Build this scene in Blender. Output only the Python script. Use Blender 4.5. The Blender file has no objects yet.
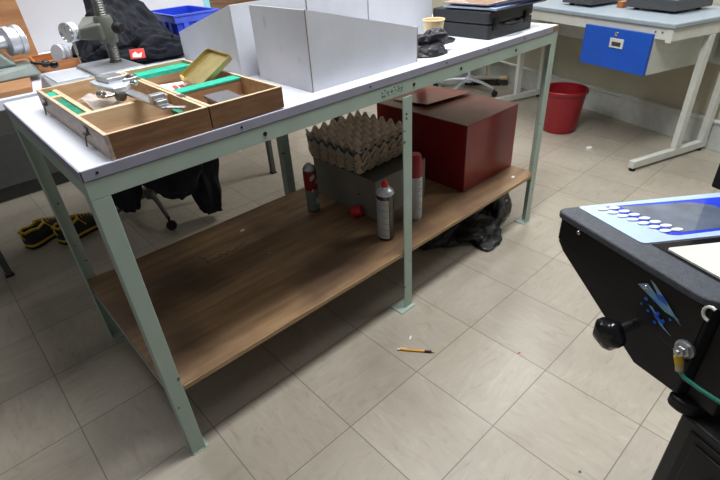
import bpy, bmesh, math, random
from mathutils import Vector, Matrix, noise
random.seed(7)
PI = math.pi
C = bpy.context.scene.collection

# ------------------------------------------------------------------ materials
def new_mat(name):
    m = bpy.data.materials.new(name); m.use_nodes = True
    nt = m.node_tree; b = nt.nodes['Principled BSDF']
    return m, nt, b
def lk(nt, a, b): nt.links.new(a, b)
def mat(name, col, rough=.5, metal=0, var=.12, scale=20, bump=0, bscale=60, spec=.5, coat=0, stretch=(1,1,1), col2=None, trans=0, alpha=1):
    m, nt, b = new_mat(name)
    tc = nt.nodes.new('ShaderNodeTexCoord'); mp = nt.nodes.new('ShaderNodeMapping')
    mp.inputs['Scale'].default_value = stretch; lk(nt, tc.outputs['Object'], mp.inputs[0])
    n = nt.nodes.new('ShaderNodeTexNoise'); n.inputs['Scale'].default_value = scale; n.inputs['Detail'].default_value = 6
    lk(nt, mp.outputs[0], n.inputs['Vector'])
    r = nt.nodes.new('ShaderNodeValToRGB')
    c2 = col2 or tuple(min(1, c*(1+var)) for c in col); c1 = col if col2 else tuple(c*(1-var) for c in col)
    r.color_ramp.elements[0].position = .35; r.color_ramp.elements[1].position = .65
    r.color_ramp.elements[0].color = (*c1, 1); r.color_ramp.elements[1].color = (*c2, 1)
    lk(nt, n.outputs['Fac'], r.inputs[0]); lk(nt, r.outputs[0], b.inputs['Base Color'])
    b.inputs['Roughness'].default_value = rough; b.inputs['Metallic'].default_value = metal
    b.inputs['Specular IOR Level'].default_value = spec; b.inputs['Coat Weight'].default_value = coat
    b.inputs['Transmission Weight'].default_value = trans; b.inputs['Alpha'].default_value = alpha
    if bump:
        n2 = nt.nodes.new('ShaderNodeTexNoise'); n2.inputs['Scale'].default_value = bscale; n2.inputs['Detail'].default_value = 4
        lk(nt, mp.outputs[0], n2.inputs['Vector'])
        bp = nt.nodes.new('ShaderNodeBump'); bp.inputs['Strength'].default_value = bump; bp.inputs['Distance'].default_value = .01
        lk(nt, n2.outputs['Fac'], bp.inputs['Height']); lk(nt, bp.outputs[0], b.inputs['Normal'])
    return m
def chips(m, chipcol, scale=45, thr=.68):
    """small worn chips with a shape of their own"""
    nt = m.node_tree; b = nt.nodes['Principled BSDF']
    src = b.inputs['Base Color'].links[0].from_socket
    tc = nt.nodes.new('ShaderNodeTexCoord'); n = nt.nodes.new('ShaderNodeTexNoise'); n.inputs['Scale'].default_value = scale; n.inputs['Detail'].default_value = 3
    lk(nt, tc.outputs['Object'], n.inputs['Vector'])
    r = nt.nodes.new('ShaderNodeValToRGB'); r.color_ramp.elements[0].position = thr; r.color_ramp.elements[1].position = thr+.02
    lk(nt, n.outputs['Fac'], r.inputs[0])
    mx = nt.nodes.new('ShaderNodeMixRGB'); mx.inputs[2].default_value = (*chipcol, 1)
    lk(nt, r.outputs[0], mx.inputs[0]); lk(nt, src, mx.inputs[1]); lk(nt, mx.outputs[0], b.inputs['Base Color'])
    return m
def wood(name, c1, c2, scale=8, stretch=(1, 12, 12), rough=.5, blotch=None):
    m = mat(name, c1, rough, scale=scale, stretch=stretch, col2=c2, bump=.08, bscale=30)
    if blotch:
        nt = m.node_tree; b = nt.nodes['Principled BSDF']; src = b.inputs['Base Color'].links[0].from_socket
        tc = nt.nodes.new('ShaderNodeTexCoord'); n = nt.nodes.new('ShaderNodeTexNoise'); n.inputs['Scale'].default_value = 3.2; n.inputs['Detail'].default_value = 5
        lk(nt, tc.outputs['Object'], n.inputs['Vector'])
        r = nt.nodes.new('ShaderNodeValToRGB'); r.color_ramp.elements[0].position = .42; r.color_ramp.elements[1].position = .66
        lk(nt, n.outputs['Fac'], r.inputs[0])
        mx = nt.nodes.new('ShaderNodeMixRGB'); mx.inputs[2].default_value = (*blotch, 1)
        mu = nt.nodes.new('ShaderNodeMath'); mu.operation = 'MULTIPLY'; mu.inputs[1].default_value = .85
        lk(nt, r.outputs[0], mu.inputs[0]); lk(nt, mu.outputs[0], mx.inputs[0]); lk(nt, src, mx.inputs[1]); lk(nt, mx.outputs[0], b.inputs['Base Color'])
        n3 = nt.nodes.new('ShaderNodeTexNoise'); n3.inputs['Scale'].default_value = 22; lk(nt, tc.outputs['Object'], n3.inputs['Vector'])
        r3 = nt.nodes.new('ShaderNodeValToRGB'); r3.color_ramp.elements[0].position = .76; r3.color_ramp.elements[1].position = .80
        lk(nt, n3.outputs['Fac'], r3.inputs[0])
        m3 = nt.nodes.new('ShaderNodeMixRGB'); m3.inputs[2].default_value = (.35, .3, .24, 1)
        lk(nt, r3.outputs[0], m3.inputs[0]); lk(nt, mx.outputs[0], m3.inputs[1]); lk(nt, m3.outputs[0], b.inputs['Base Color'])
    return m
def floor_mat():
    m, nt, b = new_mat('vinyl_tiles'); N = nt.nodes.new
    T = .305
    tc = N('ShaderNodeTexCoord'); mp = N('ShaderNodeMapping'); mp.vector_type = 'TEXTURE'
    mp.inputs['Location'].default_value = (.0898, .0477, 0); mp.inputs['Scale'].default_value = (T, T, T); mp.inputs['Rotation'].default_value = (0, 0, .0046)
    lk(nt, tc.outputs['Object'], mp.inputs[0])
    fl = N('ShaderNodeVectorMath'); fl.operation = 'FLOOR'; lk(nt, mp.outputs[0], fl.inputs[0])
    fr = N('ShaderNodeVectorMath'); fr.operation = 'FRACTION'; lk(nt, mp.outputs[0], fr.inputs[0])
    sp = N('ShaderNodeSeparateXYZ'); lk(nt, fl.outputs[0], sp.inputs[0])
    def mth(op, a, c=None, v=None):
        n = N('ShaderNodeMath'); n.operation = op
        if hasattr(a, 'name'): lk(nt, a, n.inputs[0])
        else: n.inputs[0].default_value = a
        if c is not None: lk(nt, c, n.inputs[1])
        if v is not None: n.inputs[1].default_value = v
        return n.outputs[0]
    par = mth('FLOORED_MODULO', mth('ADD', sp.outputs[0], sp.outputs[1]), v=2)
    wn = N('ShaderNodeTexWhiteNoise'); wn.noise_dimensions = '3D'; lk(nt, fl.outputs[0], wn.inputs['Vector'])
    off = N('ShaderNodeVectorMath'); off.operation = 'SCALE'; off.inputs['Scale'].default_value = 40; lk(nt, wn.outputs['Color'], off.inputs[0])
    ad = N('ShaderNodeVectorMath'); ad.operation = 'ADD'; lk(nt, fr.outputs[0], ad.inputs[0]); lk(nt, off.outputs[0], ad.inputs[1])
    outs = []
    for st in ((1.8, 6, 1), (6, 1.8, 1)):
        mm = N('ShaderNodeVectorMath'); mm.operation = 'MULTIPLY'; mm.inputs[1].default_value = st; lk(nt, ad.outputs[0], mm.inputs[0])
        n = N('ShaderNodeTexNoise'); n.inputs['Scale'].default_value = 1.6; n.inputs['Detail'].default_value = 8; n.inputs['Roughness'].default_value = .72; n.inputs['Distortion'].default_value = 1.2
        lk(nt, mm.outputs[0], n.inputs['Vector']); outs.append(n.outputs['Fac'])
    mx = N('ShaderNodeMix'); lk(nt, par, mx.inputs[0]); lk(nt, outs[0], mx.inputs[2]); lk(nt, outs[1], mx.inputs[3])
    r = N('ShaderNodeValToRGB'); e = r.color_ramp.elements
    e[0].position = .2; e[0].color = (.265, .225, .172, 1); e[1].position = .82; e[1].color = (.51, .472, .405, 1)
    k = e.new(.44); k.color = (.375, .338, .278, 1); k = e.new(.60); k.color = (.40, .365, .303, 1)
    lk(nt, mx.outputs[0], r.inputs[0])
    # per tile tint
    tint = N('ShaderNodeMapRange'); tint.inputs[3].default_value = .93; tint.inputs[4].default_value = 1.04; lk(nt, wn.outputs['Value'], tint.inputs[0])
    sc = N('ShaderNodeVectorMath'); sc.operation = 'SCALE'; lk(nt, r.outputs[0], sc.inputs[0]); lk(nt, tint.outputs[0], sc.inputs['Scale'])
    # dirt smudges
    n4 = N('ShaderNodeTexNoise'); n4.inputs['Scale'].default_value = 2.2; n4.inputs['Detail'].default_value = 7; lk(nt, tc.outputs['Object'], n4.inputs['Vector'])
    r4 = N('ShaderNodeValToRGB'); r4.color_ramp.elements[0].position = .5; r4.color_ramp.elements[1].position = .78; r4.color_ramp.elements[1].color = (.5, .5, .5, 1)
    lk(nt, n4.outputs['Fac'], r4.inputs[0])
    md = N('ShaderNodeMixRGB'); md.inputs[2].default_value = (.2, .17, .13, 1); lk(nt, r4.outputs[0], md.inputs[0]); lk(nt, sc.outputs[0], md.inputs[1])
    # joints
    sf = N('ShaderNodeSeparateXYZ'); lk(nt, fr.outputs[0], sf.inputs[0])
    d = []
    for i in (0, 1):
        a = mth('ABSOLUTE', mth('SUBTRACT', sf.outputs[i], v=.5)); d.append(a)
    j = mth('GREATER_THAN', mth('MAXIMUM', d[0], d[1]), v=.4948)
    mj = N('ShaderNodeMixRGB'); mj.inputs[2].default_value = (.13, .105, .085, 1)
    lk(nt, mth('MULTIPLY', j, v=.8), mj.inputs[0]); lk(nt, md.outputs[0], mj.inputs[1]); lk(nt, mj.outputs[0], b.inputs['Base Color'])
    b.inputs['Roughness'].default_value = .33; b.inputs['Specular IOR Level'].default_value = .45
    bp = N('ShaderNodeBump'); bp.inputs['Strength'].default_value = .06; bp.inputs['Distance'].default_value = .01
    lk(nt, mx.outputs[0], bp.inputs['Height']); lk(nt, bp.outputs[0], b.inputs['Normal'])
    return m

Q = {}
Q['floor'] = floor_mat()
Q['wall'] = mat('wall_paint', (.43, .41, .32), .75, var=.08, scale=4)
Q['wallpale'] = mat('pale_partition', (.52, .52, .54), .8, var=.04, scale=3)
Q['skirt'] = mat('skirting_paint', (.55, .58, .56), .5, var=.06)
Q['darkgrey'] = mat('dark_grey_steel', (.075, .08, .08), .6, var=.08)
Q['green'] = chips(mat('pale_green_paint', (.34, .43, .375), .42, var=.05, scale=9), (.07, .09, .08), 42, .70)
Q['laminate'] = mat('white_laminate', (.70, .73, .82), .35, var=.03, scale=6)
Q['edge'] = mat('lilac_grey_edging', (.27, .27, .345), .45, var=.05)
Q['bareedge'] = wood('bare_board_edge', (.16, .09, .05), (.28, .17, .1))
Q['shelf'] = wood('worn_plywood', (.19, .108, .052), (.33, .205, .108), scale=3.2, stretch=(1, 9, 9), rough=.5, blotch=(.085, .05, .033))
Q['plyedge'] = wood('plywood_edge', (.22, .13, .06), (.40, .27, .14), stretch=(1, 1, 30))
Q['casewood'] = wood('case_walnut_face', (.13, .06, .025), (.20, .10, .045), scale=6, stretch=(2, 2, 14))
Q['caselight'] = wood('case_light_wood', (.44, .29, .155), (.55, .38, .22), scale=6, stretch=(2, 10, 10))
Q['casefloor'] = wood('case_floor_wood', (.27, .155, .08), (.36, .22, .125), scale=6, stretch=(2, 10, 10))
Q['casepale'] = wood('pale_divider_wood', (.52, .39, .24), (.62, .49, .33), scale=6, stretch=(2, 10, 10))
Q['caseend'] = wood('weathered_grey_wood', (.31, .235, .19), (.42, .34, .28), scale=14, stretch=(1, 2, 6))
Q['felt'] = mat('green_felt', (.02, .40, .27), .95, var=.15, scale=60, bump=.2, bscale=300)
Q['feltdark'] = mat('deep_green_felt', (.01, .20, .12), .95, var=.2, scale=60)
Q['card'] = mat('white_corrugated_card', (.52, .54, .59), .75, var=.035, scale=10, bump=.05, bscale=90)
Q['cardedge'] = mat('brown_card_edge', (.22, .17, .14), .8)
Q['cardstain'] = mat('card_smudge', (.50, .50, .49), .8)
Q['brass'] = mat('brass_sheet', (.56, .47, .22), .40, 1, var=.14, scale=18)
Q['steel'] = mat('brushed_steel', (.50, .51, .53), .33, .9, var=.08, scale=30)
Q['greysteel'] = mat('ground_steel_plate', (.36, .38, .41), .38, .6, var=.08, scale=12)
Q['darksteel'] = mat('oiled_steel', (.15, .15, .14), .4, .8, var=.15)
Q['olive'] = mat('olive_grey_casting', (.13, .14, .12), .45, .25, var=.1, scale=10)
Q['instgreen'] = mat('grey_green_casting', (.17, .21, .20), .4, .1, var=.1)
Q['silver'] = mat('satin_aluminium', (.62, .66, .72), .35, .5, var=.05)
Q['dialface'] = mat('dial_face', (.60, .62, .62), .3, var=.04)
Q['black'] = mat('black_plastic', (.010, .010, .012), .5, var=.15, spec=.3)
Q['blackgloss'] = mat('black_gloss', (.005, .005, .006), .2, coat=.1, var=.1, spec=.4)
Q['coverblack'] = mat('satin_black_cover', (.006, .006, .007), .4, var=.1, spec=.3)
Q['casegrey'] = mat('charcoal_plastic', (.012, .013, .015), .5, var=.12, scale=80, bump=.15, bscale=400)
Q['blue'] = mat('blue_plastic', (.012, .045, .52), .38, var=.08)
Q['bluerim'] = mat('blue_rim', (.06, .11, .62), .38, var=.08)
Q['drawer'] = mat('blue_drawer_paint', (.008, .085, .50), .4, var=.05)
Q['offwhite'] = mat('off_white_steel', (.60, .62, .58), .42, var=.04)
Q['bluegrey'] = mat('blue_grey_laminate', (.30, .36, .42), .35, var=.05)
Q['red'] = mat('red_plastic', (.25, .008, .015), .35, var=.1)
Q['redbox'] = mat('red_painted_steel', (.20, .008, .011), .30, var=.18, scale=4, coat=.2)
Q['capred'] = mat('bright_red_cap', (.55, .012, .018), .35, var=.08)
Q['navy'] = mat('navy_cloth', (.005, .0065, .012), .95, var=.3, scale=14, bump=.25, bscale=14)
Q['navy2'] = mat('black_navy_cloth', (.006, .008, .014), .9, var=.3, scale=14, bump=.2, bscale=14)
Q['chrome'] = mat('chrome', (.6, .6, .6), .22, 1, var=.05)
Q['grey_plastic'] = mat('grey_box_card', (.20, .19, .16), .7, var=.08, scale=6)
Q['boxtop'] = mat('dark_box_top', (.05, .048, .042), .6, var=.15)
Q['paper'] = mat('white_paper', (.78, .78, .76), .8, var=.03)
Q['labelred'] = mat('red_print', (.60, .05, .04), .6)
Q['labelgrey'] = mat('grey_print', (.30, .32, .33), .6)
Q['cup'] = mat('cream_cup_card', (.72, .56, .33), .65, var=.04)
Q['yellow'] = mat('yellow_trim', (.62, .40, .02), .55, var=.1)
Q['shoeblack'] = mat('black_mesh_fabric', (.012, .014, .018), .75, bump=.4, bscale=200)
Q['granite'] = mat('dark_granite', (.018, .02, .024), .35, scale=260, col2=(.11, .115, .12))
Q['orangewood'] = wood('orange_brown_wood', (.33, .115, .03), (.44, .18, .06))
Q['boardwood'] = wood('varnished_brown_board', (.27, .12, .045), (.40, .20, .085), scale=5, stretch=(1, 6, 6))
Q['tray_egg'] = mat('moulded_pulp', (.56, .46, .35), .95, var=.12, scale=30, bump=.12, bscale=250)
Q['tray_blue'] = mat('moulded_pulp_blue', (.10, .15, .17), .95, var=.14, scale=30)
Q['bagblack'] = mat('black_polythene', (.009, .009, .012), .45, var=.2, bump=.6, bscale=22)
Q['brochure'] = mat('brochure_print', (.30, .19, .14), .4, col2=(.42, .36, .36), scale=14)
Q['navyfolder'] = mat('navy_folder', (.012, .025, .10), .4)
Q['panelblue'] = mat('pale_blue_panel', (.38, .50, .66), .35, var=.03)
Q['displayblue'] = mat('deep_blue_panel', (.02, .05, .55), .2, var=.05)
Q['screen'] = mat('dark_display_glass', (.11, .135, .19), .08, coat=.6, var=.2, scale=20)  # base colour lightened to hold the grey-blue reflections in the glass
Q['rim'] = mat('slate_textured_rim', (.045, .052, .068), .6, var=.2, scale=150, bump=.3, bscale=500)
Q['key'] = mat('white_key', (.72, .78, .84), .35, var=.03)
Q['stage'] = mat('ivory_stage', (.66, .66, .60), .3, var=.05)
Q['teal'] = mat('teal_paint', (.20, .50, .52), .5, var=.05)
Q['orangeyellow'] = mat('amber_plastic', (.70, .32, .02), .4)
Q['hose'] = mat('green_hose', (.015, .20, .14), .4)
Q['markblue'] = mat('streak_blue', (.02, .10, .55), .3)
Q['markpale'] = mat('streak_pale', (.30, .42, .50), .3, col2=(.10, .30, .50), scale=50)
Q['film'] = mat('clear_film', (.75, .74, .72), .3, alpha=.40, var=.05)
Q['canblack'] = mat('dark_can_metal', (.10, .095, .09), .25, .8, var=.2)
Q['bristle'] = mat('dark_bristles', (.03, .025, .02), .9, bump=.6, bscale=300)
Q['broomwood'] = wood('pale_broom_wood', (.42, .33, .18), (.5, .4, .24))
Q['beigelab'] = mat('white_text_label', (.50, .51, .50), .5, var=.03)
def lamp_mat():
    m, nt, b = new_mat('lit_diffuser'); b.inputs['Emission Color'].default_value = (1, .98, .95, 1); b.inputs['Emission Strength'].default_value = 6
    n = nt.nodes.new('ShaderNodeTexNoise'); n.inputs['Scale'].default_value = 5; lk(nt, n.outputs['Fac'], b.inputs['Roughness'])
    return m
Q['lamp'] = lamp_mat()

# ------------------------------------------------------------------ mesh builder
class M:
    def __init__(s): s.bm = bmesh.new(); s.T = Matrix()
    def add(s, verts, faces, T=None):
        T = s.T @ (T or Matrix())
        v = [s.bm.verts.new(T @ Vector(p)) for p in verts]
        for f in faces:
            try: s.bm.faces.new([v[i] for i in f])
            except ValueError: pass
        return s
    def box(s, x0, x1, y0, y1, z0, z1, T=None):
        return s.add([(x0,y0,z0),(x1,y0,z0),(x1,y1,z0),(x0,y1,z0),(x0,y0,z1),(x1,y0,z1),(x1,y1,z1),(x0,y1,z1)],
                     [(0,3,2,1),(4,5,6,7),(0,1,5,4),(1,2,6,5),(2,3,7,6),(3,0,4,7)], T)
    def hexa(s, lo, hi):            # two quads of points
        return s.add(list(lo)+list(hi), [(0,3,2,1),(4,5,6,7),(0,1,5,4),(1,2,6,5),(2,3,7,6),(3,0,4,7)])
    def prism(s, pts, z0, z1, T=None):
        n = len(pts)
        return s.add([(x,y,z0) for x,y in pts]+[(x,y,z1) for x,y in pts],
                     [tuple(range(n))[::-1], tuple(range(n,2*n))]+[(i,(i+1)%n,n+(i+1)%n,n+i) for i in range(n)], T)
    def lathe(s, prof, n=24, T=None, cap=True):
        vs = []; fs = []
        for r, z in prof:
            for k in range(n):
                a = 2*PI*k/n; vs.append((r*math.cos(a), r*math.sin(a), z))
        for i in range(len(prof)-1):
            for k in range(n):
                a = i*n+k; b = i*n+(k+1)%n; fs.append((a, b, b+n, a+n))
        if cap:
            if prof[0][0] > 0: fs.append(tuple(range(n))[::-1])
            if prof[-1][0] > 0: fs.append(tuple(range((len(prof)-1)*n, len(prof)*n)))
        return s.add(vs, fs, T)
    def tube(s, pts, r, n=10, rs=None):
        P = [Vector(p) for p in pts]; vs = []; fs = []
        up = Vector((0,0,1))
        prev = None
        for i, p in enumerate(P):
            d = (P[min(i+1, len(P)-1)]-P[max(i-1, 0)]).normalized()
            if prev is None:
                a = d.cross(up) if abs(d.dot(up)) < .95 else d.cross(Vector((1,0,0)))
            else: a = prev - d*prev.dot(d)
            a.normalize(); prev = a; b = d.cross(a)
            rr = rs[i] if rs else r
            for k in range(n):
                t = 2*PI*k/n; vs.append(p+a*math.cos(t)*rr+b*math.sin(t)*rr)
        for i in range(len(P)-1):
            for k in range(n):
                fs.append((i*n+k, i*n+(k+1)%n, (i+1)*n+(k+1)%n, (i+1)*n+k))
        fs.append(tuple(range(n))[::-1]); fs.append(tuple(range((len(P)-1)*n, len(P)*n)))
        return s.add(vs, fs)
    def beam(s, p, q, w, h, upv=(0,0,1)):
        p = Vector(p); q = Vector(q); d = (q-p).normalized(); u = Vector(upv); a = d.cross(u).normalized(); b = a.cross(d)
        pts = [(-w/2,-h/2),(w/2,-h/2),(w/2,h/2),(-w/2,h/2)]
        return s.add([p+a*x+b*y for x,y in pts]+[q+a*x+b*y for x,y in pts], [(0,3,2,1),(4,5,6,7),(0,1,5,4),(1,2,6,5),(2,3,7,6),(3,0,4,7)])
    def go(s, name, m, parent=None, bevel=0, smooth=False, loc=None, rotz=0, seg=2):
        bmesh.ops.recalc_face_normals(s.bm, faces=s.bm.faces)
        me = bpy.data.meshes.new(name); s.bm.to_mesh(me); s.bm.free()
        o = bpy.data.objects.new(name, me); C.objects.link(o)
        for mm in (m if isinstance(m, (list, tuple)) else [m]): me.materials.append(Q[mm])
        if smooth:
            me.shade_smooth()
            me.set_sharp_from_angle(angle=math.radians(40))
        if bevel:
            b = o.modifiers.new('bevel', 'BEVEL'); b.width = bevel; b.segments = seg; b.limit_method = 'ANGLE'; b.angle_limit = math.radians(50)
        if parent: o.parent = parent
        if loc is not None: o.location = loc
        if rotz: o.rotation_euler = (0,0,rotz)
        return o
def tag(o, label, cat, group=None, kind=None):
    o['label'] = label; o['category'] = cat
    if group: o['group'] = group
    if kind: o['kind'] = kind
    return o
def thing(name, label, cat, loc=(0,0,0), rotz=0, group=None):
    o = bpy.data.objects.new(name, None); C.objects.link(o); o.empty_display_size = .05
    o.location = loc; o.rotation_euler = (0,0,rotz); return tag(o, label, cat, group)
def struct(o): o['kind'] = 'structure'; return o
def dup(root, loc, rotz=0, label=None):
    r = root.copy(); C.objects.link(r); r.location = loc; r.rotation_euler = (0,0,rotz)
    if label: r['label'] = label
    for ch in list(root.children):
        c = ch.copy(); C.objects.link(c); c.parent = r
        for g in list(ch.children):
            d = g.copy(); C.objects.link(d); d.parent = c
    return r
def TR(x=0,y=0,z=0, rx=0,ry=0,rz=0):
    return Matrix.Translation((x,y,z)) @ Matrix.Rotation(rz,4,'Z') @ Matrix.Rotation(ry,4,'Y') @ Matrix.Rotation(rx,4,'X')
def rrect(x0,x1,y0,y1,r,n=5):
    p = []
    for cx,cy,a0 in ((x1-r,y1-r,0),(x0+r,y1-r,PI/2),(x0+r,y0+r,PI),(x1-r,y0+r,1.5*PI)):
        for k in range(n+1):
            a = a0+PI/2*k/n; p.append((cx+r*math.cos(a), cy+r*math.sin(a)))
    return p

TZ = .917; L = 1.832; W = .732; SZ = .268
# ------------------------------------------------------------------ the room
RA = math.radians(17.5)
DR = Matrix.Translation((2.714, -.138, 0)) @ Matrix.Rotation(-RA, 4, 'Z')     # local x = towards the wall, y = along it
m = M(); m.box(-2.5, 6, -2.6, 4, -.05, 0); struct(m.go('floor', 'floor'))
m = M(); m.T = DR; m.box(.68, .80, -4, 2.2, 0, 2.7); struct(m.go('wall_right', 'wall'))
m = M(); m.T = DR; m.box(-6.5, .80, 2.2, 2.32, 0, 2.7); struct(m.go('wall_back', 'wall'))
m = M(); m.T = DR; m.box(.655, .68, -4, 2.175, 0, .165); m.box(.64, .68, -4, 2.175, .165, .18); struct(m.go('baseboard_right', 'skirt', bevel=.003))
m = M(); m.T = DR; m.box(-6.5, .68, 2.175, 2.2, 0, .165); m.box(-6.5, .68, 2.16, 2.2, .165, .18); struct(m.go('baseboard_back', 'skirt', bevel=.003))

# ------------------------------------------------------------------ the green workbench
t = thing('workbench', 'long pale green angle-iron workbench with white top and brown lower shelf', 'workbench')
m = M(); m.box(.002, L-.002, .002, W, TZ-.022, TZ); m.go('tabletop', 'laminate', t)
m = M(); m.box(-.0005, 1.785, -.0015, .002, TZ-.0225, TZ-.0005); m.box(-.0015, .002, -.0015, W, TZ-.0225, TZ-.0005)
o = m.go('edge_band', 'edge', t); o['label'] = 'lilac grey edging strip'
m = M(); m.box(1.787, L, -.0005, .002, TZ-.0225, TZ-.0005); o = m.go('bare_edge', 'bareedge', t); o['label'] = 'bare brown board edge where the strip is missing'
def angle_x(y, s, z0, z1):   # apron along x; s=+1 flange points to +y
    m = M(); m.box(0, L, min(y, y+s*.004), max(y, y+s*.004), z0, z1); m.box(.004, L-.004, min(y, y+s*.035), max(y, y+s*.035), z1-.004, z1); return m
m = angle_x(0, 1, .852, .895)
m.go('apron', 'green', t, bevel=.0012)
angle_x(W, -1, .852, .895).go('apron', 'green', t, bevel=.0012)
for x, s in ((0, 1), (L, -1)):
    m = M(); m.box(min(x, x+s*.004), max(x, x+s*.004), .004, W-.004, .852, .891); m.box(min(x+s*.004, x+s*.035), max(x+s*.004, x+s*.035), .036, W-.036, .887, .891)
    m.go('apron', 'green', t, bevel=.001)
Q['scuff'] = chips(mat('scuffed_green_paint', (.31, .405, .35), .5, var=.05), (.08, .10, .11), 130, .53)
m = M(); m.box(.825, .915, -.0004, .0001, .862, .884); o = m.go('paint_scuff', 'scuff', t); o['label'] = 'dark scuffed patch on the green apron'
for x in (.42, .965, 1.20, 1.53):
    m = M(); m.lathe([(.0055, -.0008), (.0055, .0006)], 12, TR(x, -.0008, .872, PI/2)); m.go('bolt_hole', 'black', t)
for x in (.03, .36, .78, 1.12, 1.35, 1.58):
    m = M(); m.lathe([(.003, -.0006), (.003, .0006)], 10, TR(x, -.0018, .906, PI/2)); m.go('edge_pin', 'black', t)
def leg(x, y, sx, sy, ztop, w=.04):
    m = M()
    m.box(min(x, x+sx*w), max(x, x+sx*w), min(y, y+sy*.004), max(y, y+sy*.004), .004, ztop)
    m.box(min(x, x+sx*.004), max(x, x+sx*.004), min(y+sy*.004, y+sy*w), max(y+sy*.004, y+sy*w), .004, ztop)
    o = m.go('leg', 'green', t, bevel=.0015)
    f = M(); f.box(min(x-sx*.002, x+sx*.05), max(x-sx*.002, x+sx*.05), min(y-sy*.002, y+sy*.052), max(y-sy*.002, y+sy*.052), 0, .004); f.go('foot_plate', 'green', o, bevel=.001)
    return o
leg(0, 0, 1, 1, .852); leg(L, 0, -1, 1, .852); leg(0, W, 1, -1, .852); leg(L, W, -1, -1, .852)
m = M(); m.prism([(x, z) for x, z in [(.913,.02),(.955,.02),(.955,.835),(.95,.842),(.918,.842),(.913,.835)]], -.0045, -.0005, TR(0,0,0,PI/2)); 
m = M(); m.box(.912, .952, -.0045, -.0005, .004, .843); m.box(.912, .916, -.0005, .0, .004, .843)
o = m.go('leg', 'green', t, bevel=.0015)
f = M(); f.box(.878, .958, -.02, .045, 0, .005); f.go('foot_plate', 'green', o, bevel=.001)
for z in (.775, .79):
    h = M(); h.lathe([(.0035, 0), (.0035, .0008)], 10, TR(.926, -.0045, z, PI/2)); h.go('bolt', 'black', o)
m = M(); m.box(.914, .954, W, W+.004, .004, .852); m.box(.914, .918, W+.004, W+.04, .004, .852); o = m.go('leg', 'green', t, bevel=.0015)
m = M(); m.box(.005, L-.005, .0045, W-.0045, SZ-.016, SZ); m.go('shelf', 'shelf', t)
m = M(); m.box(.042, L-.042, .0015, .0045, SZ-.0155, SZ-.0005); m.go('shelf_edge', 'plyedge', t)
for x0 in (.008, L-.04):
    m = M(); m.box(x0, x0+.032, .04, W-.04, SZ-.022, SZ-.016); m.box(x0 if x0 < 1 else x0+.028, x0+.004 if x0 < 1 else x0+.032, .006, W-.006, SZ-.055, SZ-.022); m.go('shelf_rail', 'green', t, bevel=.001)
m = M(); m.box(.9, .94, .004, W-.004, SZ-.021, SZ-.016); m.go('shelf_rail', 'green', t)
# pen scribble on the shelf
m = M()
S = [(.36,.52),(.40,.47),(.385,.44),(.42,.475),(.455,.50),(.475,.47),(.49,.50),(.505,.475),(.53,.50),(.56,.51)]
S = [(.365,.56),(.375,.52),(.368,.49),(.40,.50),(.425,.49),(.43,.51),(.45,.488),(.462,.51),(.478,.49),(.50,.505),(.54,.51)]
for a, b in zip(S, S[1:]): m.beam((a[0], a[1], SZ+.0003), (b[0], b[1], SZ+.0003), .0022, .0004)
o = m.go('pen_scribble', 'black', t); o['label'] = 'dark pen scribble on the lower shelf'

# ------------------------------------------------------------------ wooden instrument case, open
t = thing('instrument_case', 'open two-part wooden instrument case with green felt at bench corner', 'wooden case', (0, 0, TZ))
H = .053
def tray(x0, x1, y0, y1, h, names):
    w = .008
    for nm, bx, ma in names:
        m = M(); m.box(*bx); m.go(nm, ma, t, bevel=.0008)
x0, x1, y0, y1 = .066, .291, .004, .545
tray(0,0,0,0,0, [('front_panel', (x0+.008,x1,y0,y0+.008,0,H), 'casewood'), ('back_panel', (x0+.008,x1,y1-.008,y1,0,H), 'caselight'),
  ('end_panel', (x0,x0+.008,y0,y1,0,H), 'caseend'), ('inner_panel', (x1-.008,x1,y0+.008,y1-.008,0,H), 'caselight'), ('bottom', (x0+.008,x1-.008,y0+.008,y1-.008,0,.006), 'casefloor')])
for bx in ((x0,x1,y0,y0+.008,H,H+.0012), (x0,x0+.008,y0+.008,y1,H,H+.0012), (x0+.008,x1,y1-.008,y1,H,H+.0012), (x1-.008,x1,y0+.008,y1-.008,H,H+.0012)):
    m = M(); m.box(*bx); m.go('rim_strip', 'casepale', t)
m = M(); m.box(x0+.008, x1-.008, .196, .215, .006, H-.002); m.go('divider', 'casepale', t)
m = M(); m.box(x0+.034, x0+.046, .215, y1-.008, .006, H-.006); m.go('divider', 'casepale', t)
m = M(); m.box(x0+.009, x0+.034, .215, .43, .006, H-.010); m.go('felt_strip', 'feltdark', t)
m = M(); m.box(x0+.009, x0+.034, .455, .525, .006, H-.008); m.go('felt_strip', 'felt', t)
m = M(); m.box(x0+.010, x0+.033, .432, .453, .006, H-.004); m.go('divider', 'casepale', t)
m = M(); m.box(.246, .258, .06, .10, .006, H-.012); m.go('felt_pad', 'feltdark', t)
for y in (.13, .47):
    m = M(); m.box(x0-.003, x0, y-.012, y+.012, .028, .044); m.lathe([(.004,-.008),(.006,0),(.004,.008)], 10, TR(x0-.005, y, .03, PI/2)); m.beam((x0-.006,y,.03),(x0-.013,y-.012,.006),.003,.002); m.go('latch', 'darksteel', t, bevel=.0006)
x0, x1, y0, y1 = .2935, .490, .004, .548
tray(0,0,0,0,0, [('front_panel', (x0,x1,y0,y0+.008,.003,H), 'casewood'), ('back_panel', (x0,x1,y1-.008,y1,.003,H), 'caselight'),
  ('end_panel', (x1-.008,x1,y0+.008,y1-.008,.003,H), 'caselight'), ('inner_panel', (x0,x0+.008,y0+.008,y1-.008,.003,H), 'caselight'), ('bottom', (x0+.008,x1-.008,y0+.008,y1-.008,0,.008), 'casefloor')])
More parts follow.
